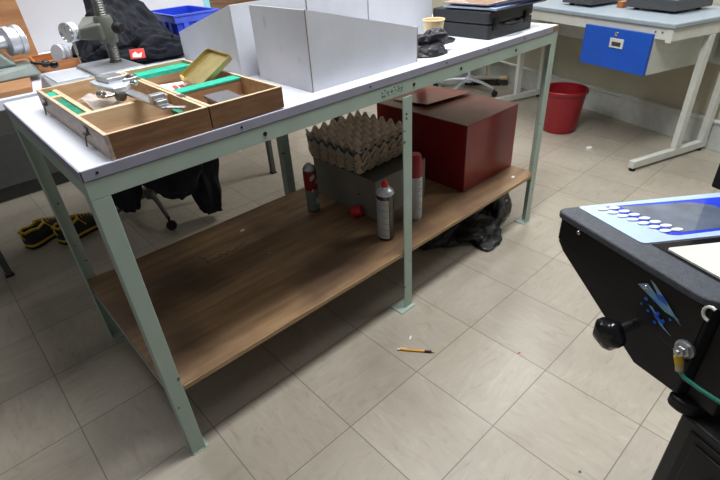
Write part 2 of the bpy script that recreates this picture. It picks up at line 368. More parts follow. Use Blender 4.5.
for bx in ((x0,x1,y0,y0+.008,H,H+.0012), (x1-.008,x1,y0+.008,y1,H,H+.0012), (x0,x1-.008,y1-.008,y1,H,H+.0012), (x0,x0+.008,y0+.008,y1-.008,H,H+.0012)):
    m = M(); m.box(*bx); m.go('rim_strip', 'casepale', t)
m = M(); m.box(x0+.008, x1-.008, .185, .225, .008, H-.006); o = m.go('divider', 'casefloor', t)
f = M(); f.box(x0+.008, x1-.008, .184, .226, H-.006, H-.002); f.go('felt_strip', 'felt', o)
m = M(); m.box(x0+.008, x1-.008, .46, .54, .008, H-.014); o = m.go('divider', 'casefloor', t)
f = M(); f.box(x0+.030, x1-.008, .495, .54, H-.014, H-.008); f.box(x0+.008, x1-.008, .46, .480, H-.014, H-.003); f.go('felt_strip', 'felt', o)
for y in (.14, .42):
    m = M(); m.box(.286, .299, y-.014, y+.014, H+.0012, H+.0024); m.go('hinge', 'darksteel', t)

# grey block inside the right half
t = thing('gauge_block', 'small dark grey topped wooden block lying in the front of open case', 'block', (.372, .085, TZ+.008), math.radians(-4))
m = M(); m.box(-.024,.022,-.052,.052,0,.026); m.go('block_body', 'casewood', t, bevel=.002)
m = M(); m.box(-.028,.038,-.058,.058,.026,.034); m.go('block_top', 'greysteel', t, bevel=.002)
Q['slate'] = mat('slate_grey_plate', (.12, .12, .135), .45, var=.08)
t.children[1].data.materials[0] = Q['slate']

# instruction leaflet
t = thing('leaflet', 'white paper leaflet with red print lying in the right half of case', 'paper', (.375, .42, TZ+.034), math.radians(-12))
m = M(); m.add([(-.055,-.085,0),(.045,-.085,0),(.045,.03,.002),(-.055,.03,.005),(-.055,-.085,.0006),(.045,-.085,.0006),(.045,.03,.0026),(-.055,.03,.0056)], [(0,3,2,1),(4,5,6,7),(0,1,5,4),(1,2,6,5),(2,3,7,6),(3,0,4,7)])
m.go('sheet', 'paper', t)
t.location.z = TZ+.012
m = M(); m.box(.006, .018, -.045, -.005, .003, .0036); m.box(.023, .035, -.05, -.01, .003, .0036); m.go('red_print', 'labelred', t)
m = M(); m.box(-.045, -.025, -.07, -.055, .0015, .0022); m.box(-.02, -.008, -.06, -.04, .002, .0027); m.box(.01, .035, -.075, -.065, .0012, .002); m.go('grey_print', 'labelgrey', t)

# brass tray leaning
P0 = Vector((.407,.403,.945)); P1 = Vector((.40,.25,.945)); U = (P1-P0); P2 = Vector((.513,.420,1.006)); V = P2-P0
wd = U.length; U.normalize(); V = V-U*V.dot(U); hd = V.length; V.normalize(); Nn = U.cross(V).normalized()
if Nn.z < 0: Nn = -Nn
t = thing('brass_tray', 'shallow rounded brass tray leaning on the open case', 'tray', P0)
F = Matrix(((U.x,V.x,Nn.x,0),(U.y,V.y,Nn.y,0),(U.z,V.z,Nn.z,0),(0,0,0,1)))
m = M(); m.T = F; m.prism(rrect(0, wd, 0, hd, .014), 0, .0015); m.go('tray_base', 'brass', t)
m = M(); m.T = F
a = rrect(0, wd, 0, hd, .014); b = rrect(.0018, wd-.0018, .0018, hd-.0018, .0125); n = len(a)
m.add([(x,y,.0015) for x,y in a]+[(x,y,.013) for x,y in a]+[(x,y,.013) for x,y in b]+[(x,y,.0015) for x,y in b],
      [(i+k*n, (i+1)%n+k*n, (i+1)%n+(k+1)%4*n, i+(k+1)%4*n) for i in range(n) for k in range(4)])
m.go('tray_wall', 'brass', t, smooth=False)
m = M(); m.T = F; m.box(.012, .016, .012, hd-.012, .0015, .0035); m.go('tray_rib', 'brass', t)

# caliper / height gauge lying on the case
cz = TZ+H+.002
t = thing('vernier_caliper', 'large steel vernier caliper laid across the open wooden case', 'caliper', (0,0,0))
m = M(); m.beam((.205,.395,cz+.009), (.222,.05,cz+.006), .026, .005); m.go('beam', 'steel', t, bevel=.0008)
m = M(); 
for k in range(30): 
    f = k/30; m.beam((.2065+.017*f*.9+.004,.36-.29*f,cz+.0122-.0025*f), (.2065+.017*f*.9+.012,.3595-.29*f,cz+.0122-.0025*f), .0012, .0005)
m.go('scale_marks', 'labelgrey', t)
m = M(); m.prism([(.165,.395),(.185,.41),(.238,.405),(.246,.37),(.240,.30),(.212,.262),(.182,.265),(.172,.31),(.166,.35)], cz+.010, cz+.022); m.go('head_plate', 'silver', t, bevel=.003)
m = M(); m.prism([(.180,.392),(.232,.388),(.232,.325),(.190,.322)], cz+.022, cz+.034); m.go('slider', 'steel', t, bevel=.002)
m = M(); m.box(.222, .258, .305, .315, cz+.018, cz+.028); m.box(.222,.258,.355,.365,cz+.018,cz+.028); m.box(.252,.258,.315,.355,cz+.018,cz+.028); m.go('adjuster_frame', 'steel', t, bevel=.002)
for p, r, mm in (((.160,.30,cz+.006), .009, 'chrome'), ((.188,.245,cz+.006), .012, 'darksteel'), ((.252,.335,cz+.024), .008, 'darksteel'), ((.238,.28,cz+.020), .007, 'chrome')):
    m = M(); m.lathe([(r*.7,-.010),(r,-.008),(r,.006),(r*.7,.008)], 18, TR(*p, PI/2, 0, .4)); m.go('knob', mm, t, smooth=True)
m = M(); m.lathe([(.004,-.03),(.004,.03)], 10, TR(.19,.27,cz+.006,0,PI/2)); m.go('fine_screw', 'chrome', t, smooth=True)
m = M(); m.box(.203, .235, .082, .104, cz+.009, cz+.030); m.box(.207, .231, .066, .082, cz+.009, cz+.020); m.go('end_clamp', 'steel', t, bevel=.002)
m = M(); m.beam((.222,.055,cz+.006),(.25,.025,cz+.004),.012,.005); m.go('jaw_tip', 'steel', t, bevel=.001)

# crumpled clear bag
m = M(); n = 16; vs = []; fs = []
for i in range(n):
    for j in range(n):
        u, v = i/(n-1), j/(n-1)
        vs.append((.142+.09*u*(1-.25*v), .50-.22*v, TZ+.010+.026*abs(noise.noise(Vector((u*2.5,v*3,1.3))))+.004*math.sin(9*u+4*v)**2+.004))
for i in range(n-1):
    for j in range(n-1): fs.append((i*n+j,(i+1)*n+j,(i+1)*n+j+1,i*n+j+1))
m.add(vs, fs); o = m.go('plastic_bag', 'film', smooth=True); so = o.modifiers.new('thick', 'SOLIDIFY'); so.thickness = .0004
tag(o, 'crumpled clear plastic bag lying inside the left half of the case', 'plastic bag')

# ------------------------------------------------------------------ white tapered cardboard boxes
def tapered_box(loc, rotz, ln, wd, h0, h1, label, marks=()):
    """x from 0 (tall end) to ln (low end), y from 0 to wd"""
    t = thing('cardboard_box', label, 'box', loc, rotz, 'tapered white cardboard boxes on the workbench')
    w = .004
    def side(y0, y1):
        m = M(); m.add([(w,y0,0),(ln-w,y0,0),(ln-w,y0,h1),(w,y0,h0),(w,y1,0),(ln-w,y1,0),(ln-w,y1,h1),(w,y1,h0)], [(0,1,2,3),(4,7,6,5),(0,4,5,1),(1,5,6,2),(2,6,7,3),(3,7,4,0)]); return m
    side(0, w).go('side_panel', 'card', t); side(wd-w, wd).go('side_panel', 'card', t)
    m = M(); m.box(0, w-.0006, .001, wd-.001, 0, h0); m.go('tall_end_panel', 'card', t, bevel=.0006)
    m = M(); m.box(ln-w+.0006, ln, .001, wd-.001, 0, h1); m.go('low_end_panel', 'card', t, bevel=.0006)
    m = M(); m.box(w, ln-w, w, wd-w, 0, .004); m.go('bottom_panel', 'card', t)
    m = M(); m.box(.0006, .0030, -.0006, .0008, .001, h0); m.go('raw_edge', 'cardedge', t)
    m = M(); m.box(ln-.0028, ln-.0008, -.0006, .0008, .001, h1); m.go('raw_edge', 'cardedge', t)
    if marks:
        for y, z, a, b in marks:
            m = M()
            pts = [(y+a*math.cos(k*PI/5)*(1+.5*random.random()), z+b*math.sin(k*PI/5)*(1+.5*random.random())) for k in range(10)]
            m.add([(-.0003, p, q) for p, q in pts], [tuple(range(10))])
            m.go('smudge', 'cardstain', t)
    return t
tapered_box((.618,.054,TZ), 0, .424, .262, .205, .104, 'white tapered cardboard box nearest the bench front edge, with faint smudges', [(.19,.165,.005,.013),(.12,.10,.006,.010),(.045,.08,.004,.008)])
tapered_box((.856,.367,TZ), PI/2, .395, .271, .205, .102, 'white tapered cardboard box behind the smudged one, its side facing the brass tray')
tapered_box((1.127,.367,TZ), PI/2, .362, .267, .205, .102, 'white tapered cardboard box in the middle of the rear row')
tapered_box((1.481,.367,TZ), PI/2, .362, .35, .205, .102, 'white tapered cardboard box of the rear row, beside the black case')

# ------------------------------------------------------------------ cup, glove bag, black case, folders
t = thing('paper_cup', 'cream paper cup standing behind the crumpled black pouch', 'cup', (1.25, .165, TZ))
m = M(); m.lathe([(.026,0),(.037,.088),(.0355,.088),(.0255,.003),(0,.003)], 28, cap=False); m.go('cup_wall', 'cup', t, smooth=True)
m = M(); m.lathe([(.0355,.0885),(.038,.086),(.0395,.0885),(.038,.091),(.0355,.0885)], 28, cap=False); m.go('rolled_rim', 'cup', t, smooth=True)
def lump(name, loc, sx, sy, sz, seed, ma, amp=.25, freq=2.2, sub=5, rotz=0, flat=True, ridg=True, shape=None, parent=None):
    bm = bmesh.new(); bmesh.ops.create_icosphere(bm, subdivisions=sub, radius=1)
    for v in bm.verts:
        p = v.co.copy(); q = p*freq+Vector((seed, seed*2.3, 0))
        n1 = noise.noise(q); n2 = 1-abs(noise.noise(q*2.1))*2.2 if ridg else noise.noise(q*2)
        n3 = 1-abs(noise.noise(q*4.3+Vector((5,1,2))))*2
        r = 1+amp*n1+amp*.45*n2+amp*.15*n3
        p = p*r
        if shape: p = shape(p)
        v.co = Vector((p.x*sx, p.y*sy, p.z*sz))
    if flat:
        for v in bm.verts:
            if v.co.z < 0: v.co.z *= .12
        mn = min(v.co.z for v in bm.verts)
        for v in bm.verts: v.co.z -= mn
    me = bpy.data.meshes.new(name); bm.to_mesh(me); bm.free(); me.materials.append(Q[ma]); me.shade_smooth()
    o = bpy.data.objects.new(name, me); C.objects.link(o); o.location = loc; o.rotation_euler = (0,0,rotz)
    if parent: o.parent = parent
    return o
t = thing('glove_pouch', 'crumpled black synthetic pouch lying in front of the cream paper cup', 'pouch', (1.145, .085, TZ))
lump('pouch_body', (.0,0,0), .062, .036, .030, 3, 'bagblack', .3, 1.3, 4, math.radians(-12), ridg=False, parent=t)
o = lump('pouch_flap', (.022,.022,.018), .064, .030, .044, 9, 'bagblack', .5, 1.5, 5, math.radians(-22), ridg=False, parent=t)
m = M(); m.box(-.006,.016,-.0012,.0012,.010,.026, TR(.0,-.037,0,0,0,math.radians(-12))); o = m.go('buckle', 'rim', t, bevel=.001)

t = thing('tool_case', 'closed black hard plastic tool case at the far end of the bench', 'case', (1.432, .058, TZ))
m = M(); m.prism(rrect(0, .29, 0, .27, .012), 0, .048); m.prism(rrect(.006, .284, .006, .264, .01), .048, .052); m.go('case_bottom', 'casegrey', t, bevel=.004)
m = M(); m.prism(rrect(0, .29, 0, .27, .012), .052, .094); m.go('case_lid', 'casegrey', t, bevel=.005)
for x in (.035, .235):
    m = M(); m.box(x-.014, x+.014, -.006, 0, .030, .072); m.box(x-.010,x+.010,-.009,-.006,.045,.066); m.go('latch', 'black', t, bevel=.0015)
m = M(); m.tube([(.09,-.001,.045),(.092,-.022,.044),(.105,-.028,.044),(.165,-.028,.044),(.178,-.022,.044),(.18,-.001,.045)], .006); m.go('handle', 'black', t, smooth=True)
z = TZ+.0945
for i, (c, nm, lab, w0, d0, th, rz, dx, dy) in enumerate([
    ('navyfolder', 'folder', 'dark blue folder lying on the black tool case under the papers', .31, .24, .006, -3, .0, -.045),
    ('panelblue', 'folder', 'light blue edged folder in the middle of pile on the tool case', .30, .23, .005, 2, -.01, -.05),
    ('navy', 'folder', 'dark navy ring folder near the top of the pile on tool case', .30, .23, .008, -6, .01, -.035),
    ('brochure', 'brochure', 'brown and pale printed brochure topmost on the tool case pile', .27, .2, .004, 1, -.015, -.02)]):
    t = thing(nm, lab, nm, (1.445+dx, .058+dy+.03, z), math.radians(rz)); 
    m = M(); m.box(0, w0, 0, d0, 0, .0012); m.box(0, w0, 0, d0, th-.0012, th); m.box(w0-.0012, w0, 0, d0, .0012, th-.0012); m.go('cover', c, t)
    m = M(); m.box(.003, w0-.006, .003, d0-.003, .0012, th-.0012); m.go('pages', 'paper' if i != 2 else 'bluerim', t)
    if i == 3:
        m = M(); m.prism([(.01,.01),(.16,.02),(.22,.10),(.08,.16),(.02,.1)], th, th+.0004); o = m.go('picture', 'bareedge', t)
    z += th+.0004

# ------------------------------------------------------------------ things on the lower shelf
def can(loc, r, h, rotz, label, body, top, labmat, capm, stripes, nozzle, A=(-3.9,-1.95)):
    t = thing('spray_can', label, 'spray can', loc, rotz)
    sh = h*(.86 if nozzle == 'cap' else .86)
    m = M(); m.lathe([(r*.94,0),(r,.004),(r,.008),(r*.985,.010),(r*.985,sh-.006),(r,sh-.004),(r,sh)], 32); m.go('can_body', body, t, smooth=True)
    m = M(); hh = sh-.02; n = 24; a0, a1 = A
    for k in range(n):
        a = a0+(a1-a0)*k/n; b = a0+(a1-a0)*(k+1)/n; R = r*.985+.0006
        m.add([(R*math.cos(a),R*math.sin(a),.012),(R*math.cos(b),R*math.sin(b),.012),(R*math.cos(b),R*math.sin(b),hh),(R*math.cos(a),R*math.sin(a),hh)], [(0,1,2,3)])
    bmesh.ops.remove_doubles(m.bm, verts=m.bm.verts, dist=1e-5); m.go('can_label', labmat, t, smooth=True)
    m = M()
    for (z0, z1, b0, b1) in stripes:
        for k in range(14):
            a = b0+(b1-b0)*k/14; b = b0+(b1-b0)*(k+1)/14; R = r*.985+.0011
            m.add([(R*math.cos(a),R*math.sin(a),z0),(R*math.cos(b),R*math.sin(b),z0),(R*math.cos(b),R*math.sin(b),z1),(R*math.cos(a),R*math.sin(a),z1)], [(0,1,2,3)])
    bmesh.ops.remove_doubles(m.bm, verts=m.bm.verts, dist=1e-5)
    return t, sh, m
# left can, red with white print
r = .0275
t, sh, m = can((.892,.515,SZ), r, .225, 0, 'red and dark green spray can without cap at the left of the shelf', 'darksteel', None, 'instgreen', None, [(.105,.185,-3.9,.3)], 'open', (-3.9,.2))
m.go('red_band', 'capred', t, smooth=True); t.children[-1].data.materials[0] = Q['red']
m = M()
for k, (a, z0, h) in enumerate([(-2.1,.15,.02),(-1.85,.155,.02),(-1.6,.16,.018),(-1.2,.13,.02),(-2.0,.10,.012),(-1.5,.04,.026),(-1.3,.04,.026),(-1.1,.04,.026)]):
    m.box(-.0035,.0035,-.0004,.0004,0,h, TR((r+.0012)*math.cos(a),(r+.0012)*math.sin(a),z0,0,0,a+PI/2))
m.go('white_print', 'beigelab', t)
m = M(); m.lathe([(r,sh),(r*1.02,sh+.003),(r*.85,sh+.012),(r*.5,sh+.02),(r*.48,sh+.024),(r*.3,sh+.024),(r*.25,sh+.03),(0,sh+.03)], 28, cap=False); m.go('dome', 'steel', t, smooth=True)
# middle can, silver dome, red nozzle
r = .0325
st = [(.02+k*.009, .0245+k*.009, -3.7, -2.1-.3*((k*7)%3)) for k in range(17)]
t, sh, m = can((.948,.126,SZ), r, .226, 0, 'bare metal spray can with silver dome and red nozzle, beside the middle leg', 'canblack', None, 'beigelab', None, st, 'nozzle')
m.go('label_lines', 'labelgrey', t, smooth=True)
t.children[1].name = 'can_label'
m = M(); m.lathe([(r,sh-.004),(r*1.06,sh),(r*1.04,sh+.003),(r*.9,sh+.012),(r*.55,sh+.02),(r*.5,sh+.021),(r*.5,sh+.026),(0,sh+.026)], 28, cap=False); m.go('dome', 'silver', t, smooth=True)
m = M(); m.lathe([(.0125,sh+.022),(.0135,sh+.028),(.012,sh+.038),(.008,sh+.040),(.007,sh+.050),(.0,sh+.051)], 20, cap=False); m.go('nozzle', 'capred', t, smooth=True)
# right can, tall white label red cap
r = .0285
st = [(.05+k*.010, .0545+k*.010, -2.9, -1.7-.3*((k*5)%3)) for k in range(16)]
t, sh, m = can((1.135,.145,SZ), r, .262, math.radians(20), 'tall white labelled spray can with red cap behind the middle leg', 'steel', None, 'beigelab', None, st, 'cap', (-4.4,-.4))
m.go('label_lines', 'labelgrey', t, smooth=True)
m = M(); m.lathe([(r*1.03,sh-.035),(r*1.03,sh-.005),(r*.97,sh+.012),(r*.85,sh+.05),(r*.72,sh+.056),(0,sh+.056)], 28, cap=False); m.go('red_cap', 'red', t, smooth=True)
# loose red cap
t = thing('loose_cap', 'loose red plastic can cap lying in front of the grey box', 'cap', (.97,.345,SZ))
m = M(); m.T = TR(0,0,.021,math.radians(72),0,math.radians(30)); m.lathe([(.023,0),(.0245,.004),(.021,.038),(.018,.042),(0,.042)], 26, cap=False); m.lathe([(.021,0),(.019,.036),(0,.038)], 26, cap=False); m.go('cap_shell', 'capred', t, smooth=True)
m = M(); m.T = TR(0,0,.021,math.radians(72),0,math.radians(30)); m.lathe([(.010,.002),(.010,.036),(.008,.036),(.008,.002)], 20, cap=False); m.go('cap_core', 'red', t, smooth=True)
# grey box
t = thing('grey_box', 'plain grey box on the shelf carrying the stack of egg trays', 'box', (1.01,.243,SZ))
m = M(); m.box(0,.30,0,.40,0,.176); m.go('box_body', 'grey_plastic', t, bevel=.002)
m = M(); m.box(-.001,.301,-.001,.401,.1765,.1795); m.go('box_lid', 'boxtop', t, bevel=.001)
m = M(); m.lathe([(.004,0),(.004,.001)],10,TR(-.0005,.10,.09,0,-PI/2)); m.go('rivet', 'black', t)
# egg trays
def egg_tray_mesh():
    n, m_ = 6, 10; N = n*m_+1; S = .312; vs = []; fs = []
    for i in range(N):
        for j in range(N):
            u = i/m_; v = j/m_
            cu = math.cos(2*PI*u); cv = math.cos(2*PI*v)
            pk = max(0, (cu+1)/2)*max(0, (cv+1)/2)         # posts at cell corners
            cup = max(0,(1-cu)/2)*max(0,(1-cv)/2)
            z = .018+.025*min(.9, pk*1.05)**1.15-.015*min(1, cup*1.4)
            e = min(i, j, N-1-i, N-1-j)
            if e < 3: z -= .002
            vs.append((S*(i/(N-1)-.5), S*(j/(N-1)-.5), z))
    for i in range(N-1):
        for j in range(N-1): fs.append((i*N+j,(i+1)*N+j,(i+1)*N+j+1,i*N+j+1))
    me = bpy.data.meshes.new('egg_tray'); me.from_pydata(vs, [], fs); me.shade_smooth(); return me
me = egg_tray_mesh(); me.materials.append(Q['tray_egg'])
meb = me.copy(); meb.materials[0] = Q['tray_blue']
words = ['lowest', 'second from the bottom', 'third from the bottom', 'fourth from the bottom', 'fifth from the bottom', 'sixth from the bottom', None, 'second from the top', 'topmost']
NT = 9
for k in range(NT):
    blue = k == 6
    o = bpy.data.objects.new('egg_tray', meb if blue else me); C.objects.link(o)
    o.location = (1.136+random.uniform(-.004,.004), .475+random.uniform(-.004,.004), SZ+.1815+.0125*k-.001); o.rotation_euler = (0,0,math.radians(2+random.uniform(-1.3,1.3)))
    s = o.modifiers.new('thick', 'SOLIDIFY'); s.thickness = .002; s.offset = 0
    tag(o, 'blue grey moulded egg tray near the top of the stack on the grey box' if blue else 'brown pulp egg tray in the stack on the grey box, '+words[k], 'egg tray', 'egg trays stacked on the grey box')
# red steel box
t = thing('red_box', 'large dark red steel box at the right end of the shelf', 'box', (1.441,.131,SZ))
m = M(); m.box(0,.382,0,.54,0,.306); m.go('box_body', 'redbox', t, bevel=.003)
m = M(); m.box(-.001,.383,-.001,.541,.3065,.3085); o = m.go('box_lid', 'redbox', t, bevel=.001)
Q['redtop'] = mat('dusty_red_paint', (.13, .03, .025), .4, scale=5, col2=(.20, .085, .06)); o.data.materials[0] = Q['redtop']
m = M(); m.hexa([(.075,.285,.324),(.371,.241,.324),(.361,.45,.3087),(.075,.50,.3087)], [(.075,.285,.3265),(.371,.241,.3265),(.361,.45,.3112),(.075,.50,.3112)])
o = m.go('lid_flap', 'redbox', t)
# black polythene bag under the shelf
t = thing('rubbish_bag', 'crumpled black polythene bag on the floor under the shelf', 'bag', (1.60,.24,0))
lump('bag_body', (-.0,.06,0), .32, .16, .085, 5, 'bagblack', .35, 1.2, 6, math.radians(8), ridg=False, parent=t)
lump('bag_corner', (.22,-.06,0), .16, .06, .095, 12, 'bagblack', .45, 1.1, 5, math.radians(25), ridg=False, parent=t)
lump('bag_fold', (-.03,-.12,0), .13, .10, .05, 15, 'bagblack', .5, 1.3, 5, math.radians(20), ridg=False, parent=t)

# ------------------------------------------------------------------ second bench behind, with its things
BZ = TZ
t = thing('rear_bench', 'pale topped bench standing behind the green workbench', 'bench')
m = M(); m.box(-.75, 1.35, W+.045, 1.54, BZ-.03, BZ); m.go('bench_top', 'laminate', t, bevel=.002)
for x, y in ((-.72,1.62),(1.3,1.6)): pass
for x in (-.2, 1.3):
    m = M(); m.box(x-.014, x+.014, 1.498, 1.526, .008, BZ-.03); o = m.go('leg', 'darkgrey', t, bevel=.002)
    f = M(); f.box(x-.018, x+.018, 1.494, 1.53, 0, .009); f.go('rubber_foot', 'black', o, bevel=.002)
for x in (-.7, 1.3):
    m = M(); m.box(x-.014, x+.014, .80, .828, .008, BZ-.03); o = m.go('leg', 'darkgrey', t, bevel=.002)
m = M(); m.box(-.72, 1.32, 1.50, 1.52, BZ-.07, BZ-.03); m.go('rail', 'darkgrey', t)
t = thing('desk_screen', 'pale grey partition screen standing along the rear edge of the back bench', 'screen', (0,1.545,0))
m = M(); m.box(-.75, 1.085, 0, .03, .62, 1.5); m.go('screen_panel', 'wallpale', t, bevel=.002)
m = M(); m.box(1.085, 1.115, -.004, .034, .62, 1.5); m.go('screen_post', 'teal', t, bevel=.002)
t = thing('low_cabinet', 'long dark grey cabinet with plinth behind the back bench', 'cabinet', (0,2.40,0))
m = M(); m.box(-1.7, .62, 0, .40, .10, .72); m.go('cabinet_body', 'darkgrey', t, bevel=.004)
m = M(); m.box(-1.69, .61, .06, .40, 0, .10); m.go('plinth', 'darkgrey', t)
t = thing('bookcase', 'brown wooden shelving beyond the teal edged screen', 'shelving', (1.25,2.2,0))
m = M(); m.box(0,.02,0,.22,0,1.2); m.box(.73,.75,0,.22,0,1.2); m.go('side_panel', 'boardwood', t)
for z in (0,.4,.8,1.16):
    m = M(); m.box(.02,.73,0,.22,z+.02,z+.04); m.go('shelf_board', 'boardwood', t)
m = M(); m.box(.02,.73,.2,.215,.0,1.2); m.go('back_panel', 'bareedge', t)

# comparator stand
t = thing('comparator_stand', 'cast gauge stand with threaded column and dial arm behind the open case', 'gauge stand', (0,0,BZ))
m = M(); m.hexa([(.108,.575,0),(.245,.575,0),(.245,.80,0),(.118,.80,0)], [(.112,.60,.045),(.238,.592,.045),(.238,.785,.045),(.130,.785,.045)])
m.go('front_table', 'greysteel', t, bevel=.004)
m = M(); m.hexa([(.247,.605,0),(.410,.605,0),(.405,.87,0),(.247,.87,0)], [(.247,.615,.045),(.400,.62,.045),(.392,.86,.045),(.247,.86,.045)]); m.go('base_casting', 'greysteel', t, bevel=.012)
m = M(); m.box(.135,.226,.62,.775,.045,.048); m.go('anvil_plate', 'silver', t, bevel=.0015)
m = M(); m.T = TR(.20,.5845,.034); m.box(-.022,.022,-.001,.003,-.006,.004); m.go('red_patch', 'labelred', t)  # flat red strip on the front face of the slab
m = M(); pr = [(.0205,.045),(.0205,.05)]
z = .05
while z < .40: pr += [(.0155,z),(.0172,z+.0035),(.0155,z+.007)]; z += .007
m.lathe(pr, 20, TR(.352,.765,0)); m.go('column', 'darksteel', t, smooth=False)
m = M(); m.lathe([(.026,.105),(.028,.11),(.028,.175),(.024,.185)], 24, TR(.352,.765,0)); m.go('column_collar', 'olive', t, smooth=True)
m = M(); m.T = TR(-.033,-.075,0); m.hexa([(.300,.865,.125),(.360,.812,.118),(.415,.84,.112),(.345,.90,.112)], [(.300,.865,.152),(.360,.812,.165),(.415,.84,.185),(.345,.90,.185)]); m.box(.298,.36,.855,.885,.125,.152); m.go('arm', 'olive', t, bevel=.006)
m = M(); m.lathe([(.014,-.012),(.017,-.008),(.017,.012),(.012,.018),(0,.018)], 18, TR(.372,.71,.150,PI/2,0,.4)); m.go('clamp_knob', 'black', t, smooth=True)
m = M(); m.lathe([(.004,-.01),(.004,.02)], 10, TR(.372,.72,.150,PI/2,0,.4)); m.go('clamp_screw', 'chrome', t)
Tm = TR(.256,.805,.148, 0, -PI/2, math.radians(22))
m = M(); m.lathe([(.026,-.016),(.029,-.014),(.029,-.002),(.0275,-.001),(.0275,.002),(.030,.003),(.030,.010),(.027,.012),(.0,.012)], 30, Tm); m.go('dial_case', 'silver', t, smooth=True)
m = M(); m.lathe([(.0285,.0121),(.0285,.0165),(.0255,.0165),(.0235,.0122)], 30, Tm, cap=False); m.go('bezel', 'chrome', t, smooth=True)
m = M(); m.lathe([(.0235,.0121),(.0235,.0127)], 30, Tm); m.go('dial_face', 'dialface', t)
m = M(); m.T = Tm; m.box(-.0006,.018,-.0006,.0006,.0129,.0134); m.go('needle', 'black', t)
m = M(); m.tube([(.256,.805,.126),(.256,.805,.080)], .0045); m.tube([(.256,.805,.080),(.256,.805,.055)], .002); m.go('plunger', 'chrome', t, smooth=True)
# small wood box with second indicator behind
t = thing('wooden_tray', 'small orange brown wooden tray behind the gauge stand', 'tray', (.325,1.16,BZ), math.radians(-5))
m = M(); m.box(-.14,.02,-.10,.12,0,.006); m.go('tray_bottom', 'orangewood', t)
for bx in ((-.14,.02,-.10,-.093,.006,.03),(-.14,.02,.113,.12,.006,.03),(-.14,-.133,-.093,.113,.006,.03),(.013,.02,-.093,.113,.006,.03)):
    m = M(); m.box(*bx); m.go('tray_side', 'orangewood', t, bevel=.001)
t = thing('dial_indicator', 'round silver dial indicator lying on the small wooden tray', 'dial indicator', (.290,1.12,BZ+.007))
m = M(); m.lathe([(.030,0),(.033,.004),(.033,.012),(.029,.014),(.029,.024),(.032,.026),(.032,.036),(.028,.040),(0,.040)], 30, TR(0,0,.035,PI/2.4,0,math.radians(-58))); m.go('indicator_case', 'silver', t, smooth=True)
m = M(); m.tube([(.01,-.01,.02),(.03,-.055,.006)], .005); m.go('stem', 'chrome', t, smooth=True)
# bench micrometer with wooden case on the far left
t = thing('instrument_board', 'varnished brown wooden case base under the bench micrometer', 'wooden board', (0,0,BZ))
m = M(); m.hexa([(-.25,.80,0),(.095,.80,0),(.20,1.36,0),(-.17,1.36,0)], [(-.25,.80,.016),(.095,.80,.016),(.20,1.36,.016),(-.17,1.36,.016)]); m.go('board', 'boardwood', t, bevel=.002)
m = M(); m.hexa([(-.2,1.362,0),(.245,1.362,0),(.245,1.378,0),(-.2,1.378,0)], [(-.2,1.40,.30),(.245,1.40,.30),(.245,1.415,.30),(-.2,1.415,.30)]); m.go('raised_lid', 'boardwood', t, bevel=.002)
t = thing('bench_micrometer', 'grey green cast bench micrometer with large silver drum at far left', 'micrometer', (.06,1.04,BZ+.0165))
m = M(); m.hexa([(-.16,-.10,0),(.105,-.085,0),(.12,.06,0),(-.14,.06,0)], [(-.16,-.08,.035),(.085,-.07,.035),(.095,.045,.035),(-.14,.045,.035)]); m.go('base', 'instgreen', t, bevel=.006)
m = M(); m.hexa([(-.10,-.06,.035),(.05,-.055,.035),(.06,.04,.035),(-.10,.04,.035)], [(-.10,-.04,.12),(.0,-.04,.10),(.01,.03,.10),(-.10,.03,.12)]); m.go('frame', 'instgreen', t, bevel=.008)
m = M(); m.box(-.06,.03,.0,.05,.10,.17); m.go('head_block', 'greysteel', t, bevel=.004)
Tm = TR(.075,.0,.105,0,PI/2,math.radians(12))
m = M(); m.lathe([(.020,-.055),(.020,-.03),(.045,-.025),(.045,-.008),(.041,-.006),(.041,.006),(.046,.008),(.046,.022),(.040,.026),(0,.026)], 36, Tm); m.go('drum', 'silver', t, smooth=True)
m = M(); m.lathe([(.009,.026),(.009,.04),(0,.04)], 16, Tm); m.go('spindle_cap', 'chrome', t, smooth=True)
for x, y in ((.135,.10),(.15,.05)):
    m = M(); m.T = TR(x-.0,y-.10,.0); m.tube([(-.05,.03,.028),(0,0,.02)], .004); m.lathe([(.0,-.014),(.010,-.011),(.013,0),(.010,.011),(.0,.014)], 16, TR(.004,-.002,.017,0,PI/2,-.5)); m.go('lever_knob', 'blackgloss', t, smooth=True)
# jacket heap
def jshape(p):
    k = 1-.42*max(0, p.z); return Vector((p.x*k-.16*max(0, p.z), p.y*k, p.z))
t = thing('jacket', 'dark navy jacket heaped on the back bench with a red label', 'jacket', (.505,1.03,BZ), math.radians(-12))
lump('jacket_body', (-.01,.02,0), .165, .14, .195, 2, 'navy', .30, 1.7, 6, shape=jshape, parent=t)
lump('sleeve', (.02,-.10,0), .155, .075, .085, 21, 'navy', .35, 1.7, 6, parent=t)
lump('hood', (-.05,-.02,.05), .075, .11, .115, 31, 'navy2', .3, 1.8, 5, parent=t)
m = M(); m.T = TR(-.012,-.182,.040,math.radians(62),0,math.radians(-14)); m.box(-.024,.026,-.016,.018,0,.004); m.go('red_patch', 'labelred', t, bevel=.002)
m = M(); m.T = TR(-.012,-.182,.040,math.radians(62),0,math.radians(-14)); m.prism([(-.016,-.010),(.012,-.013),(.018,.004),(.004,-.002),(-.004,.008),(-.014,.002)], .004, .0048); m.go('label_print', 'paper', t)
